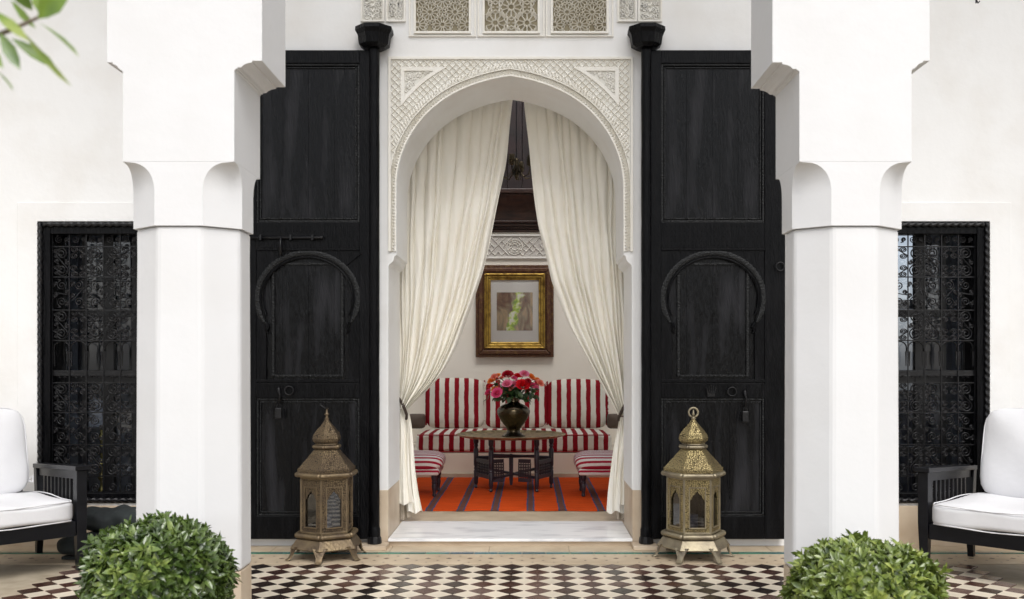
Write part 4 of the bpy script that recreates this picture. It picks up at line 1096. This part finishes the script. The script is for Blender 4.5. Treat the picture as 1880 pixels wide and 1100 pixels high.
for k in range(70):
    a = random.uniform(0, 6.28); u = random.random(); rad = .05 + .20 * u
    zz_ = random.uniform(-.035, .10) * (1 if u < .5 else .6) + .01
    inst('leaf', rl, gr, (rad * cos(a) * .95, rad * sin(a) * .5, zz_), (random.uniform(-1.3, .2), random.uniform(-.6, .6), a - pi / 2 + random.uniform(-.6, .6)), (random.uniform(.85, 1.35),) * 3)

# picture
YP = YS - .03
pc = thing('framed_picture', 'framed picture with wide brown and gold moulding on the salon wall', 'picture', (PX(945, YP), YP, PZ(571.5, YP)))
hw_, hh_ = 71.5 * YP / F, 84.5 * YP / F
def frame_ring(o0, o1, y0, y1, nm, m, bev=.004):
    a, b, c, e = hw_ - o0, hh_ - o0, hw_ - o1, hh_ - o1
    for q in (([(-a, b), (a, b), (c, e), (-c, e)]), ([(-a, -b), (-c, -e), (c, -e), (a, -b)]), ([(-a, b), (-c, e), (-c, -e), (-a, -b)]), ([(a, b), (a, -b), (c, -e), (c, e)])):
        MB().prism(q, y0, y1).build(nm, M[m], pc, bevel=bev)
frame_ring(0, .03, -.03, .02, 'frame_side', 'frame_brown'); frame_ring(.031, .085, -.045, .02, 'frame_side', 'frame_brown', .012); frame_ring(.086, .10, -.035, .02, 'frame_side', 'frame_brown')
frame_ring(.101, .120, -.05, .02, 'gilt_moulding', 'gold', .006); frame_ring(.121, .15, -.035, .02, 'gilt_moulding', 'gold', .006); frame_ring(.151, .175, -.022, .02, 'gilt_moulding', 'gold', .005)
a, b = hw_ - .174, hh_ - .174
MB().box(-a, a, 0, .015, -b, b).build('mat_board', M['mat_board'], pc)
def art_mat():
    m = bpy.data.materials.new('painted_sheet'); m.use_nodes = True; n = m.node_tree.nodes; l = m.node_tree.links; bs = n['Principled BSDF']; bs.inputs['Roughness'].default_value = .3
    tc = n.new('ShaderNodeTexCoord'); nz = n.new('ShaderNodeTexNoise'); nz.inputs['Scale'].default_value = 5; nz.inputs['Detail'].default_value = 3; nz.inputs['Distortion'].default_value = 1.5
    mp = n.new('ShaderNodeMapping'); mp.inputs['Scale'].default_value = (1.4, 1, .7); mp.inputs['Rotation'].default_value = (0, .35, 0); l.new(tc.outputs['Object'], mp.inputs[0]); l.new(mp.outputs[0], nz.inputs['Vector'])
    cr = n.new('ShaderNodeValToRGB'); e = cr.color_ramp.elements; e[0].position = .34; e[0].color = (.16, .09, .07, 1); e[1].position = .66; e[1].color = (.62, .44, .26, 1)
    x = e.new(.45); x.color = (.28, .16, .10, 1); x = e.new(.54); x.color = (.36, .29, .19, 1); l.new(nz.outputs[0], cr.inputs[0])
    # green-and-white diagonal streak: a reflection on the glass put into the colour
    sp = n.new('ShaderNodeSeparateXYZ'); l.new(tc.outputs['Object'], sp.inputs[0])
    n3 = n.new('ShaderNodeTexNoise'); n3.inputs['Scale'].default_value = 9; n3.inputs['Detail'].default_value = 4; l.new(tc.outputs['Object'], n3.inputs['Vector'])
    ma = n.new('ShaderNodeMath'); ma.operation = 'MULTIPLY_ADD'; ma.inputs[1].default_value = -.22; l.new(sp.outputs[2], ma.inputs[0]); l.new(sp.outputs[0], ma.inputs[2])
    mb_ = n.new('ShaderNodeMath'); mb_.operation = 'MULTIPLY_ADD'; mb_.inputs[1].default_value = .22; l.new(n3.outputs[0], mb_.inputs[0]); l.new(ma.outputs[0], mb_.inputs[2])
    sb = n.new('ShaderNodeMath'); sb.operation = 'SUBTRACT'; sb.inputs[1].default_value = .115; l.new(mb_.outputs[0], sb.inputs[0])
    ab = n.new('ShaderNodeMath'); ab.operation = 'ABSOLUTE'; l.new(sb.outputs[0], ab.inputs[0])
    mr = n.new('ShaderNodeMapRange'); mr.inputs[1].default_value = .03; mr.inputs[2].default_value = .055; mr.inputs[3].default_value = 1; mr.inputs[4].default_value = 0; l.new(ab.outputs[0], mr.inputs[0])
    c2 = n.new('ShaderNodeValToRGB'); e = c2.color_ramp.elements; e[0].position = .42; e[0].color = (.25, .45, .03, 1); e[1].position = .62; e[1].color = (.95, .97, .80, 1); x = e.new(.5); x.color = (.62, .78, .08, 1)
    n4 = n.new('ShaderNodeTexNoise'); n4.inputs['Scale'].default_value = 14; l.new(tc.outputs['Object'], n4.inputs['Vector']); l.new(n4.outputs[0], c2.inputs[0])
    mx = n.new('ShaderNodeMix'); mx.data_type = 'RGBA'; l.new(mr.outputs[0], mx.inputs[0]); l.new(cr.outputs[0], mx.inputs[6]); l.new(c2.outputs[0], mx.inputs[7]); l.new(mx.outputs[2], bs.inputs['Base Color'])
    return m
k_ = YP / F
MB().box(-33 * k_, 33 * k_, -.004, -.001, (571.5 - 607) * k_, (571.5 - 537) * k_).build('painting', art_mat(), pc)
MB().box(-a, a, -.012, -.009, -b, b).build('glass', pane_mat('picture_glass', (1, 1, 1), 1.2, .005), pc)

# =====================================================================
# CURTAINS
# =====================================================================
def interp(tab, y):
    if y <= tab[0][0]: return tab[0][1]
    for (a, xa), (b, xb) in zip(tab, tab[1:]):
        if y <= b:
            t = (y - a) / (b - a); return xa + (xb - xa) * t
    return tab[-1][1]
def smoothtab(tab):
    ys = [i for i in range(int(tab[0][0]), int(tab[-1][0]) + 1, 6)]
    raw = [interp(tab, y) for y in ys]
    for _ in range(4): raw = [raw[0]] + [(raw[i - 1] + 2 * raw[i] + raw[i + 1]) / 4 for i in range(1, len(raw) - 1)] + [raw[-1]]
    return list(zip(ys, raw))
def curtain(inner, outer, tailin, sg, lab, seed):
    YK = 7.17; rr = random.Random(seed)
    t = thing('curtain', lab, 'curtain', (PX(outer[0][1], YK), YK, 0), group='long cream curtains in the archway')
    ox = PX(outer[0][1], YK)
    inner = smoothtab(inner); outer = smoothtab(outer)
    y0, y1 = inner[0][0], inner[-1][0]
    NF = 15; ph = [rr.uniform(0, 6.28) for _ in range(8)]
    # irregular fold positions
    edges = [0]
    while len(edges) < NF + 1: edges.append(edges[-1] + rr.uniform(.5, 1.5))
    edges = [e / edges[-1] for e in edges]; amps = [rr.uniform(.45, 1.1) for _ in range(NF)]; sk = [rr.uniform(-.25, .25) for _ in range(NF)]
    def fold(u, v=0):
        u = min(max(u, 0), .99999)
        for k in range(NF):
            if u < edges[k + 1]:
                q = (u - edges[k]) / (edges[k + 1] - edges[k])
                q = q ** (1 + sk[k] * .9)
                vv = min(1, max(0, (v - .15 * (k % 3)) * 1.6 + .45))
                return amps[k] * (sin(pi * q) ** .5) * (.45 + .55 * vv)
        return 0
    def fn(u, v):
        py = y0 + (y1 - y0) * v
        xi, xo = interp(inner, py), interp(outer, py)
        uu = u + .012 * sin(5 * v + ph[0] + 9 * u) * (1 - v)
        wd = abs(xi - xo)
        px = xo + (xi - xo) * u
        A = .036 + .045 * v
        dd = -A * fold(uu, v) - .006 * sin(40 * u + 14 * v + ph[1]) * (.4 + v) - .0025 * sin(90 * u - 30 * v + ph[2])
        dd -= .05 * (v ** 3) * sin(pi * u)                      # gathered bulge near the tie
        dd += .010 * sin(6 * v + 3 * u + ph[3])
        edge = .012 if u > .985 else 0
        return (PX(px, YK) - ox + .004 * sin(22 * v + 30 * u + ph[4]), dd + edge, PZ(py, YK))
    o = MB().grid(fn, 300, 110).build('drape', M['curtain'], t, smooth='all')
    # tail below the tie
    tailin = smoothtab(tailin)
    ty0, ty1 = tailin[0][0], tailin[-1][0]
    def tail(xo_px, wfrac0, wfrac1, ybot, dy, nm, m, nf, A):
        def g(u, v):
            py = ty0 + (ybot - ty0) * v
            xi = interp(tailin, py); xo = xo_px
            s = wfrac0 + (wfrac1 - wfrac0) * u
            px = xo + (xi - xo) * s
            q = (u * nf + .15 * sin(3 * v + ph[5])) % 1
            return (PX(px, YK) - ox, dy - A * (.5 + .5 * v) * (sin(pi * q) ** .8) - .004 * sin(30 * u + 9 * v + ph[6]), PZ(py + (2.5 * sin(9 * u + ph[7]) if v == 1 else 0), YK))
        MB().grid(g, 60, 50).build(nm, M[m], t, smooth='all')
    tail(outer[-1][1] - sg * 8, 0, .80 if sg > 0 else .55, 922, -.055, 'tail', 'curtain', 2.6, .035)
    tail(outer[-1][1] - sg * 8, .45 if sg > 0 else .30, 1.0, 940, .0, 'tail_edge', 'curtain', 2.2, .03)
    tail(outer[-1][1] - sg * 8, .0, .58, 952, .03, 'lining', 'liner', 3, .03)
    # tie back
    tx, ty = interp(inner, y1), y1
    if sg > 0: pts = [(728, 722), (737, 731), (745, 745), (750, 760), (749, 768)]
    else: pts = [(1152, 728), (1146, 738), (1139, 752), (1134, 764), (1133, 770)]
    MB().tube([(PX(a, YK) - ox, -.14 + .012 * i, PZ(b, YK)) for i, (a, b) in enumerate(pts)], .011, 6, ry=.02).build('tieback', M['tieback'], t, smooth='all')
    return t
curtain([(120, 946), (175, 943), (300, 928), (400, 909), (500, 886), (560, 868), (600, 853), (640, 837), (680, 815), (700, 801), (722, 780), (740, 760), (752, 750)],
        [(120, 690), (400, 700), (600, 716), (700, 726), (752, 731)],
        [(752, 750), (770, 755), (800, 758), (860, 762), (900, 768), (955, 780)], 1, 'left cream curtain tied back to the left jamb', 11)
curtain([(120, 958), (175, 962), (300, 973), (420, 989), (517, 1013), (600, 1046), (676, 1087), (720, 1112), (750, 1129), (766, 1137)],
        [(120, 1190), (400, 1180), (600, 1168), (700, 1158), (766, 1151)],
        [(766, 1137), (790, 1133), (830, 1125), (900, 1116), (955, 1112)], -1, 'right cream curtain tied back to the right jamb', 23)

# =====================================================================
# LANTERNS
# =====================================================================
def lantern(px, Y, rz, label, mt, trim, ringtop):
    t = thing('lantern', label, 'lantern', (PX(px, Y), Y, .003), rz, 'large hexagonal floor lanterns')
    P6 = 0.0
    def hexl(prof, nm, m, par=None, sm=False): return MB().lathe(prof, 6, 0, 0, P6).build(nm, M[m], par or t, bevel=.0025)
    # hex has flat face towards local -y (vertices at +-30deg...)
    hexl([(.232, .068), (.238, .074), (.198, .128), (.190, .134)], 'base_skirt', trim)
    def beadring(R, z, r, nm='ring_moulding'):
        mb = MB(); pts = [(R * cos(P6 + k * pi / 3), R * sin(P6 + k * pi / 3), z) for k in range(7)]
        n = 14
        for k in range(6):
            a, b = Vector(pts[k]), Vector(pts[k + 1]); pp = [a.lerp(b, i / n) for i in range(n + 1)]
            mb.tube(pp, [r * (1 + .18 * (i % 2)) for i in range(n + 1)], 8)
        mb.build(nm, M[trim], t, smooth='all')
    beadring(.196, .152, .015); beadring(.196, .535, .014)
    hexl([(.172, .163), (.172, .178)], 'sill', trim); hexl([(.172, .508), (.178, .522)], 'top_plate', trim)
    # side panels with arched openings
    Rb = .166; apo = Rb * cos(pi / 6); sd_ = Rb; z0, z1 = .179, .507; h = z1 - z0
    ow = sd_ * .56; oz0 = z0 + .03; oz1 = z1 - .052
    pm = MB(); hw2 = sd_ / 2 - .003
    poly = [(-hw2, z0), (-hw2, z1), (hw2, z1), (hw2, z0), (ow / 2, z0), (ow / 2, oz1), (-ow / 2, oz1), (-ow / 2, z0)]
    pm.prism(poly, -.004, .004); pm.box(-ow / 2 + .0005, ow / 2 - .0005, -.004, .004, z0, oz0)
    panel = pm.mesh('side_panel', M[mt])
    trimm = MB()
    for q in ((-ow / 2 - .007, -ow / 2 - .001, oz0 - .007, oz1 + .007), (ow / 2 + .001, ow / 2 + .007, oz0 - .007, oz1 + .007), (-ow / 2 - .001, ow / 2 + .001, oz1 + .001, oz1 + .007), (-ow / 2 - .001, ow / 2 + .001, oz0 - .007, oz0 - .001)): trimm.box(q[0], q[1], -.008, -.003, q[2], q[3])
    trimm = trimm.mesh('opening_trim', M[trim])
    # cusped arch plate in the head of the opening
    ar_ = [(-ow / 2, oz1), (-ow / 2, oz1 - .075), (-ow * .36, oz1 - .065), (-ow * .30, oz1 - .045), (-ow * .16, oz1 - .038), (0, oz1 - .018), (ow * .16, oz1 - .038), (ow * .30, oz1 - .045), (ow * .36, oz1 - .065), (ow / 2, oz1 - .075), (ow / 2, oz1)]
    head = MB().prism(ar_, -.002, .002).mesh('arched_head', M[mt])
    glass = MB().box(-ow / 2 - .003, ow / 2 + .003, .006, .009, oz0 - .004, oz1 + .002).mesh('glass_pane', M['lantern_glass'])
    post = MB().tube([(0, 0, z0), (0, 0, z1)], .008, 6).mesh('corner_post', M[trim])
    for k in range(6):
        a = -pi / 2 + k * pi / 3; rot = a + pi / 2
        o = inst('side_panel', panel, t, (apo * cos(a), apo * sin(a), 0), (0, 0, rot))
        for nm, me in (('opening_trim', trimm), ('arched_head', head), ('glass_pane', glass)): inst(nm, me, o)
        a2 = P6 + k * pi / 3; inst('corner_post', post, t, (Rb * cos(a2), Rb * sin(a2), 0))
    # feet
    ft = MB()
    A = [(.212, .084, .050), (.222, .058, .034), (.230, .03, .022), (.244, .008, .020), (.262, .0, .020)]
    rings = [[(r - .006, -w_, z), (r + .003, -w_ * .9, z), (r + .006, 0, z), (r + .003, w_ * .9, z), (r - .006, w_, z)] for r, z, w_ in A]
    rings = [[(x, y, z + .004) for x, y, z in r] for r in rings]
    ft.loft(rings); foot = ft.mesh('foot', M[trim], True)
    for k in range(6): inst('foot', foot, t, (0, 0, 0), (0, 0, P6 + k * pi / 3))
    # roof, dome, finial
    hexl([(.190, .548), (.192, .572), (.186, .575), (.080, .692), (.074, .700)], 'roof', mt)
    beadring(.084, .706, .011); beadring(.070, .722, .006)
    hexl([(.074, .726), (.090, .742), (.095, .760), (.088, .785), (.068, .812), (.044, .838), (.024, .862), (.012, .882)], 'dome', mt)
    if ringtop:
        MB().lathe([(.012, .880), (.017, .886), (.010, .893), (.010, .898)], 12).build('finial', M[trim], t, smooth=True)
        MB().tube([(.030 * sin(a * pi / 9 * 1.0 + .35), 0, .924 - .030 * cos(a * pi / 9 + .35)) for a in range(17)], .0065, 8).build('ring', M[trim], t, smooth='all')
        MB().lathe([(.004, .900), (.010, .912), (.006, .925), (.003, .942)], 10).build('drop', M[trim], t, smooth='all')
    else:
        MB().lathe([(.012, .880), (.015, .886), (.008, .893), (.008, .905), (.017, .912), (.008, .922), (.006, .945), (.012, .95), (.005, .955)], 12).build('finial', M[trim], t, smooth=True)
        MB().tube([(.0, -.02, .950), (-.02, -.015, .955), (-.045, 0, .975), (-.038, .01, .983), (-.01, .015, .968), (.004, .012, .950)], .004, 6).build('loop', M['iron'], t, smooth='all')
    # candle
    MB().lathe([(.03, .18), (.03, .27)], 14).build('candle', M['lampshade'], t, smooth=True)
    return t
lantern(600, 6.12, P6_ if False else pi / 6, 'dull copper-brown lantern on the tiles before the left door', 'lantern_old', 'lantern_old_trim', False)
lantern(1273, 6.12, 0.0, 'bright yellow brass lantern on the tiles before the right door', 'lantern_brass', 'lantern_brass_trim', True)

# =====================================================================
# ARMCHAIRS
# =====================================================================
def armchair(loc, rz, side, label):
    t = thing('armchair', label, 'armchair', loc, rz, 'black slatted armchairs with white cushions')
    B = 'blackwood'
    def bx(x0, x1, y0, y1, z0, z1, nm, bev=.004, m=B): return MB().box(x0, x1, y0, y1, z0, z1).build(nm, M[m], t, bevel=bev)
    for sx in (-1, 1):
        x = sx * .40
        MB().loft([[(x - .02, -.37, 0), (x + .02, -.37, 0), (x + .02, -.33, 0), (x - .02, -.33, 0)], [(x - .03, -.385, .3), (x + .03, -.385, .3), (x + .03, -.325, .3), (x - .03, -.325, .3)], [(x - .03, -.385, .60), (x + .03, -.385, .60), (x + .03, -.325, .60), (x - .03, -.325, .60)]]).build('leg', M[B], t, bevel=.003)
        MB().loft([[(x - .018, .35, 0), (x + .018, .35, 0), (x + .018, .39, 0), (x - .018, .39, 0)], [(x - .025, .31, .3), (x + .025, .31, .3), (x + .025, .37, .3), (x - .025, .37, .3)], [(x - .025, .345, .56), (x + .025, .345, .56), (x + .025, .395, .56), (x - .025, .395, .56)]]).build('leg', M[B], t, bevel=.003)
        MB().loft([[(x - .045, -.405, .603), (x + .045, -.405, .603), (x + .045, -.405, .632), (x - .045, -.405, .632)], [(x - .035, .38, .560), (x + .035, .38, .560), (x + .035, .38, .588), (x - .035, .38, .588)]]).build('armrest', M[B], t, bevel=.004)
        MB().loft([[(x - .012, -.32, .545), (x + .012, -.32, .545), (x + .012, -.32, .600), (x - .012, -.32, .600)], [(x - .012, .33, .515), (x + .012, .33, .515), (x + .012, .33, .562), (x - .012, .33, .562)]]).build('side_rail', M[B], t)
        bx(x - .014, x + .014, -.324, .31, .22, .30, 'side_rail')
        for k in range(9):
            y = -.27 + k * .065; bx(x - .008, x + .008, y - .011, y + .011, .301, .542 - k * .003, 'slat', .002)
    bx(-.369, .369, -.375, -.335, .21, .30, 'front_rail'); bx(-.374, .374, .32, .35, .22, .30, 'back_rail')
    MB().loft([[(-.30, .335, .30), (.30, .335, .30), (.30, .36, .30), (-.30, .36, .30)], [(-.28, .385, .78), (.28, .385, .78), (.28, .41, .78), (-.28, .41, .78)]]).build('back_panel', M[B], t)
    bx(-.37, .37, -.33, .315, .26, .285, 'seat_board')
    o = pillow(.368, .385, .072, n=20, p=8, puff=.16, thin='z', wob=.008, seed=5).build('seat_cushion', M['white_fabric'], t, smooth='all', loc=(0, -.035, .362))
    for z in (.055, -.058):
        pts = []
        for a in range(41):
            th = 2 * pi * a / 40; c, s2 = cos(th), sin(th); L = (abs(c) ** 8 + abs(s2) ** 8) ** (1 / 8); pts.append((.366 * c / L, .383 * s2 / L, z + .004 * sin(5 * th)))
        MB().tube(pts, .004, 5, cap=False).build('piping', M['white_fabric'], o, smooth='all')
    b = pillow(.345, .078, .28, n=20, p=6, puff=.35, thin='y', wob=.009, seed=9).build('back_cushion', M['white_fabric'], t, smooth='all', loc=(-side * .05, .29, .685), rot=(radians(-13), 0, 0))
    pts = []
    for a in range(49):
        th = 2 * pi * a / 48; c, s2 = cos(th), sin(th); L = (abs(c) ** 6 + abs(s2) ** 6) ** (1 / 6); pts.append((.343 * c / L, -.030, .278 * s2 / L))
    MB().tube(pts, .004, 5, cap=False).build('piping', M['white_fabric'], b, smooth='all')
    if side < 0:
        MB().box(.02, .10, -.10, -.088, .17, .205).build('strap', M['iron'], b, bevel=.004)
    else:
        MB().tube([(.342, -.02, -.19), (.37, -.03, -.17), (.365, -.03, -.21), (.342, -.02, -.20)], .006, 5).build('cushion_tie', M['white_fabric'], b)
    return t
armchair((-3.235, 5.70, 0), radians(45), 1, 'black slatted armchair with white cushions at the left edge, before the left grille')
armchair((2.87, 5.60, 0), radians(-45), -1, 'black slatted armchair with white cushions at the right edge, before the right grille')
# folded dark cloths below the left window
for k, (x, y, z, lab) in enumerate(((PX(212, 6.2), 6.2, .23, 'dark green rumpled cloth roll, upper one of two below the left grille'), (PX(190, 6.1), 6.1, .09, 'dark green rumpled cloth roll, lower one of two below the left grille'))):
    rr = random.Random(k)
    mb = pillow(.27, .15, .075, n=26, p=3.2, puff=.2, thin='z', seed=k)
    mb.v = [(x_ , y_ + .012 * sin(38 * x_ + 12 * z_), z_ + .008 * sin(27 * x_ + 8 * y_ + k) + .005 * sin(61 * x_ + 9 * y_)) for x_, y_, z_ in mb.v]
    o = mb.build('folded_cloth', M['dark_fabric'], smooth='all', loc=(x, y, z), rot=(0, 0, .1 * k)); tag(o, lab, 'cloth', 'dark cloth rolls below the left grille')
bxx = MB().box(-.24, .24, -.14, .14, 0, .02).build('floor_mat', M['dark_fabric'], loc=(PX(200, 6.15), 6.15, .004), bevel=.004); tag(bxx, 'thin dark mat under the rumpled cloth rolls', 'mat')

# =====================================================================
# CLIPPED SHRUBS
# =====================================================================
def shrub(cx, cy, zc, rx, rz_, label, seed, lm='box_leaf', ls=.92):
    rr = random.Random(seed)
    t = thing('clipped_shrub', label, 'shrub', (cx, cy, 0), 0, 'clipped round shrubs in pots')
    zc0 = zc
    MB().lathe([(.15, .0), (.17, .02), (.21, .26), (.235, .27), (.235, .31), (.21, .31), (.20, .28)], 28, cap=False).build('pot', M['pot'], t, smooth=True)
    MB().lathe([(.0, .286), (.2, .286), (.2, .26), (.0, .26)], 20, cap=False).build('soil', M['soil'], t)
    st = MB().tube([(0, 0, .28), (.01, 0, .34), (0, .01, zc - .05)], [.02, .017, .012], 7)
    # twig sprays inside the crown
    for k in range(60):
        a = rr.uniform(0, 6.28); e = rr.uniform(-.5, 1.3); d_ = Vector((cos(a) * cos(e) * rx, sin(a) * cos(e) * rx, sin(e) * rz_))
        st.tube([(0, 0, zc - .08), tuple(Vector((0, 0, zc - .04)) + d_ * .5), tuple(Vector((0, 0, zc)) + d_ * .93)], [.006, .004, .002], 4)
    st.build('stems', M['bark'], t)
    lv = leaf_mb(.062 * ls, .0205 * ls, .35, .18); lvm = lv.mesh('leaf', M[lm], 'all')
    allv = []
    N = 640
    for i in range(N):
        z = 1 - 1.75 * (i + .5) / N; a = i * 2.399963 + rr.uniform(-.1, .1); r = sqrt(max(0, 1 - z * z))
        sh = .93 + .07 * rr.random() + .035 * sin(3 * a + 4 * z) + .03 * sin(7 * a - 5 * z + seed)
        n = Vector((r * cos(a), r * sin(a), z))
        # flatten the top like a clipped loaf
        p = Vector((n.x * rx, n.y * rx, n.z * rz_)) * (sh / (abs(r) ** 2.7 + abs(z) ** 2.7) ** (1 / 2.7))
        nn = (n + Vector((rr.uniform(-.35, .35), rr.uniform(-.35, .35), rr.uniform(-.1, .5)))).normalized()
        q = nn.to_track_quat('Z', 'Y').to_matrix().to_4x4()
        shoot = rr.random() < .07
        if shoot: p = p * (1 + rr.uniform(.05, .11))
        for layer in range(2):
            nl = rr.choice((5, 6, 7)) if layer == 0 else 4
            for k in range(nl):
                el = rr.uniform(.1, .8) if layer == 0 else rr.uniform(.8, 1.25); s = rr.uniform(.75, 1.2) * (1 if layer == 0 else .65)
                m = Matrix.Translation(Vector((0, 0, zc)) + p - nn * (.012 * (1 - layer))) @ q @ Matrix.Rotation(2 * pi * k / nl + rr.uniform(-.3, .3) + layer * .5, 4, 'Z') @ Matrix.Rotation(el, 4, 'X') @ Matrix.Rotation(rr.uniform(-.35, .35), 4, 'Y') @ Matrix.Diagonal((s * rr.uniform(.8, 1.15), s, s, 1))
                allv.append(((Vector((0, 0, zc)) + p).y - .4 * (zc + p.z), m))
    # inner layer, fills the gaps with dark leaves
    for i in range(900):
        z = rr.uniform(-.8, 1); a = rr.uniform(0, 6.28); r = sqrt(1 - z * z); sh = rr.uniform(.72, .88)
        p = Vector((r * cos(a) * rx, r * sin(a) * rx, z * rz_)) * sh
        m = Matrix.Translation(Vector((0, 0, zc)) + p) @ Matrix.Rotation(rr.uniform(0, 6.28), 4, 'Z') @ Matrix.Rotation(rr.uniform(-1.5, 1.5), 4, 'X') @ Matrix.Rotation(rr.uniform(-1.5, 1.5), 4, 'Y')
        allv.append((9, m))
    allv.sort(key=lambda q: q[0])
    big = MB(); vs = [Vector(v) for v in lv.v]
    for i, (k, m) in enumerate(allv):
        if i < 300:
            o = bpy.data.objects.new('leaf', lvm); C.objects.link(o); o.parent = t; o.matrix_local = m
        else:
            big.add([m @ v for v in vs], lv.f)
    big.build('foliage', M[lm], t, smooth='all', kind='stuff')
    # dark core so no light leaks straight through
    return t
YSh = 3.42
zt_ = PZ(943, YSh)
shrub(PX(290, YSh), YSh, zt_ - .262, 121 * YSh / F, .222, 'clipped round shrub with dark glossy leaves before the left column', 1)
YSh2 = 3.42; zt_ = PZ(984, YSh2)
shrub(PX(1588, YSh2), YSh2, zt_ - .262, 132 * YSh2 / F, .222, 'lower and wider clipped round shrub with lighter leaves before the right column', 2, 'box_leaf_light', .96)

# =====================================================================
# CITRUS TREE (only a few leaf tips reach into the picture)
# =====================================================================
tr = thing('citrus_tree', 'leafy twig of a citrus tree reaching in at the top left corner', 'tree', (-1.05, 1.15, 0))
YL = 1.25
def tl_(px, py, Y): return Vector((PX(px, Y), Y, PZ(py, Y))) - Vector((-1.05, 1.15, 0))
MB().tube([(-1.05, -.1, 0), (-1.06, -.07, .5), (-1.02, -.03, 1.0), (-1.0, -.02, 1.5), (-.93, 0, 1.9), (-.82, 0, 2.2)], [.038, .034, .030, .026, .020, .013], 10).build('trunk', M['bark'], tr, smooth='all')
MB().tube([Vector((-.95, 0, 1.82)), Vector((-.78, .02, 1.95)), Vector((-.55, .04, 1.96)), Vector((-.3, .06, 1.86)), tl_(-200, 100, YL), tl_(-60, 84, YL), tl_(20, 55, YL), tl_(75, 30, YL)], [.014, .011, .009, .007, .005, .004, .003, .002], 8).build('branch', M['bark'], tr, smooth='all')
def tleaf(p0, p1, wpx, roll, Y0, Y1):
    a = tl_(*p0, Y0); b = tl_(*p1, Y1); L = (b - a).length; W_ = wpx * Y0 / F
    lm = leaf_mb(L, W_, .25, .08)
    yv = (b - a).normalized(); zv_ = Vector((sin(roll), -cos(roll), .15)); xv = yv.cross(zv_).normalized(); zz2 = xv.cross(yv)
    mm = Matrix(((xv.x, yv.x, zz2.x, a.x), (xv.y, yv.y, zz2.y, a.y), (xv.z, yv.z, zz2.z, a.z), (0, 0, 0, 1)))
    o = bpy.data.objects.new('leaf', lm.mesh('leaf', M['citrus_leaf'], 'all')); C.objects.link(o); o.parent = tr; o.matrix_local = mm
for q in (((70, 35), (125, -30), 52, .2, 1.22, 1.2), ((72, 42), (150, 90), 17, .9, 1.3, 1.22), ((-12, 20), (46, 66), 20, .3, 1.25, 1.2), ((44, 60), (118, 156), 14, -.8, 1.25, 1.2), ((0, 60), (34, 124), 24, .2, 1.24, 1.22),
          ((20, 70), (104, 122), 24, .5, 1.3, 1.32), ((-20, 120), (32, 158), 15, 1.1, 1.26, 1.2), ((20, 0), (60, 50), 15, -.5, 1.3, 1.28), ((-40, 60), (2, 120), 20, .2, 1.25, 1.22), ((60, 20), (20, -30), 26, .1, 1.28, 1.25), ((80, 30), (58, -25), 22, -.3, 1.3, 1.3)): tleaf(*q)
cl = leaf_mb(.07, .032, .25, .1).mesh('leaf', M['citrus_leaf'], 'all')
for k in range(140):
    p = Vector((random.gauss(-.75, .2), random.gauss(.0, .2), random.gauss(2.15, .2)))
    if PX(-60, 1.15 + p.y) < p.x - 1.05: continue
    inst('leaf', cl, tr, tuple(p), (random.uniform(-1.2, .6), random.uniform(-.6, .6), random.uniform(0, 6.28)))
# hook of a hanging lamp at the top right
hk = thing('hanging_hook', 'tiny black iron hook hanging at the top right edge', 'hook', (PX(1792, 5.4), 5.4, PZ(6, 5.4)))
MB().tube([(0, 0, 0), (0, 0, .04), (0, 0, ZT - PZ(6, 5.4))], [.004, .004, .004], 6).build('rod', M['iron'], hk)
MB().tube([(.0, 0, .02), (.012, 0, .0), (.02, 0, .012)], .004, 5).build('hook_tip', M['iron'], hk)
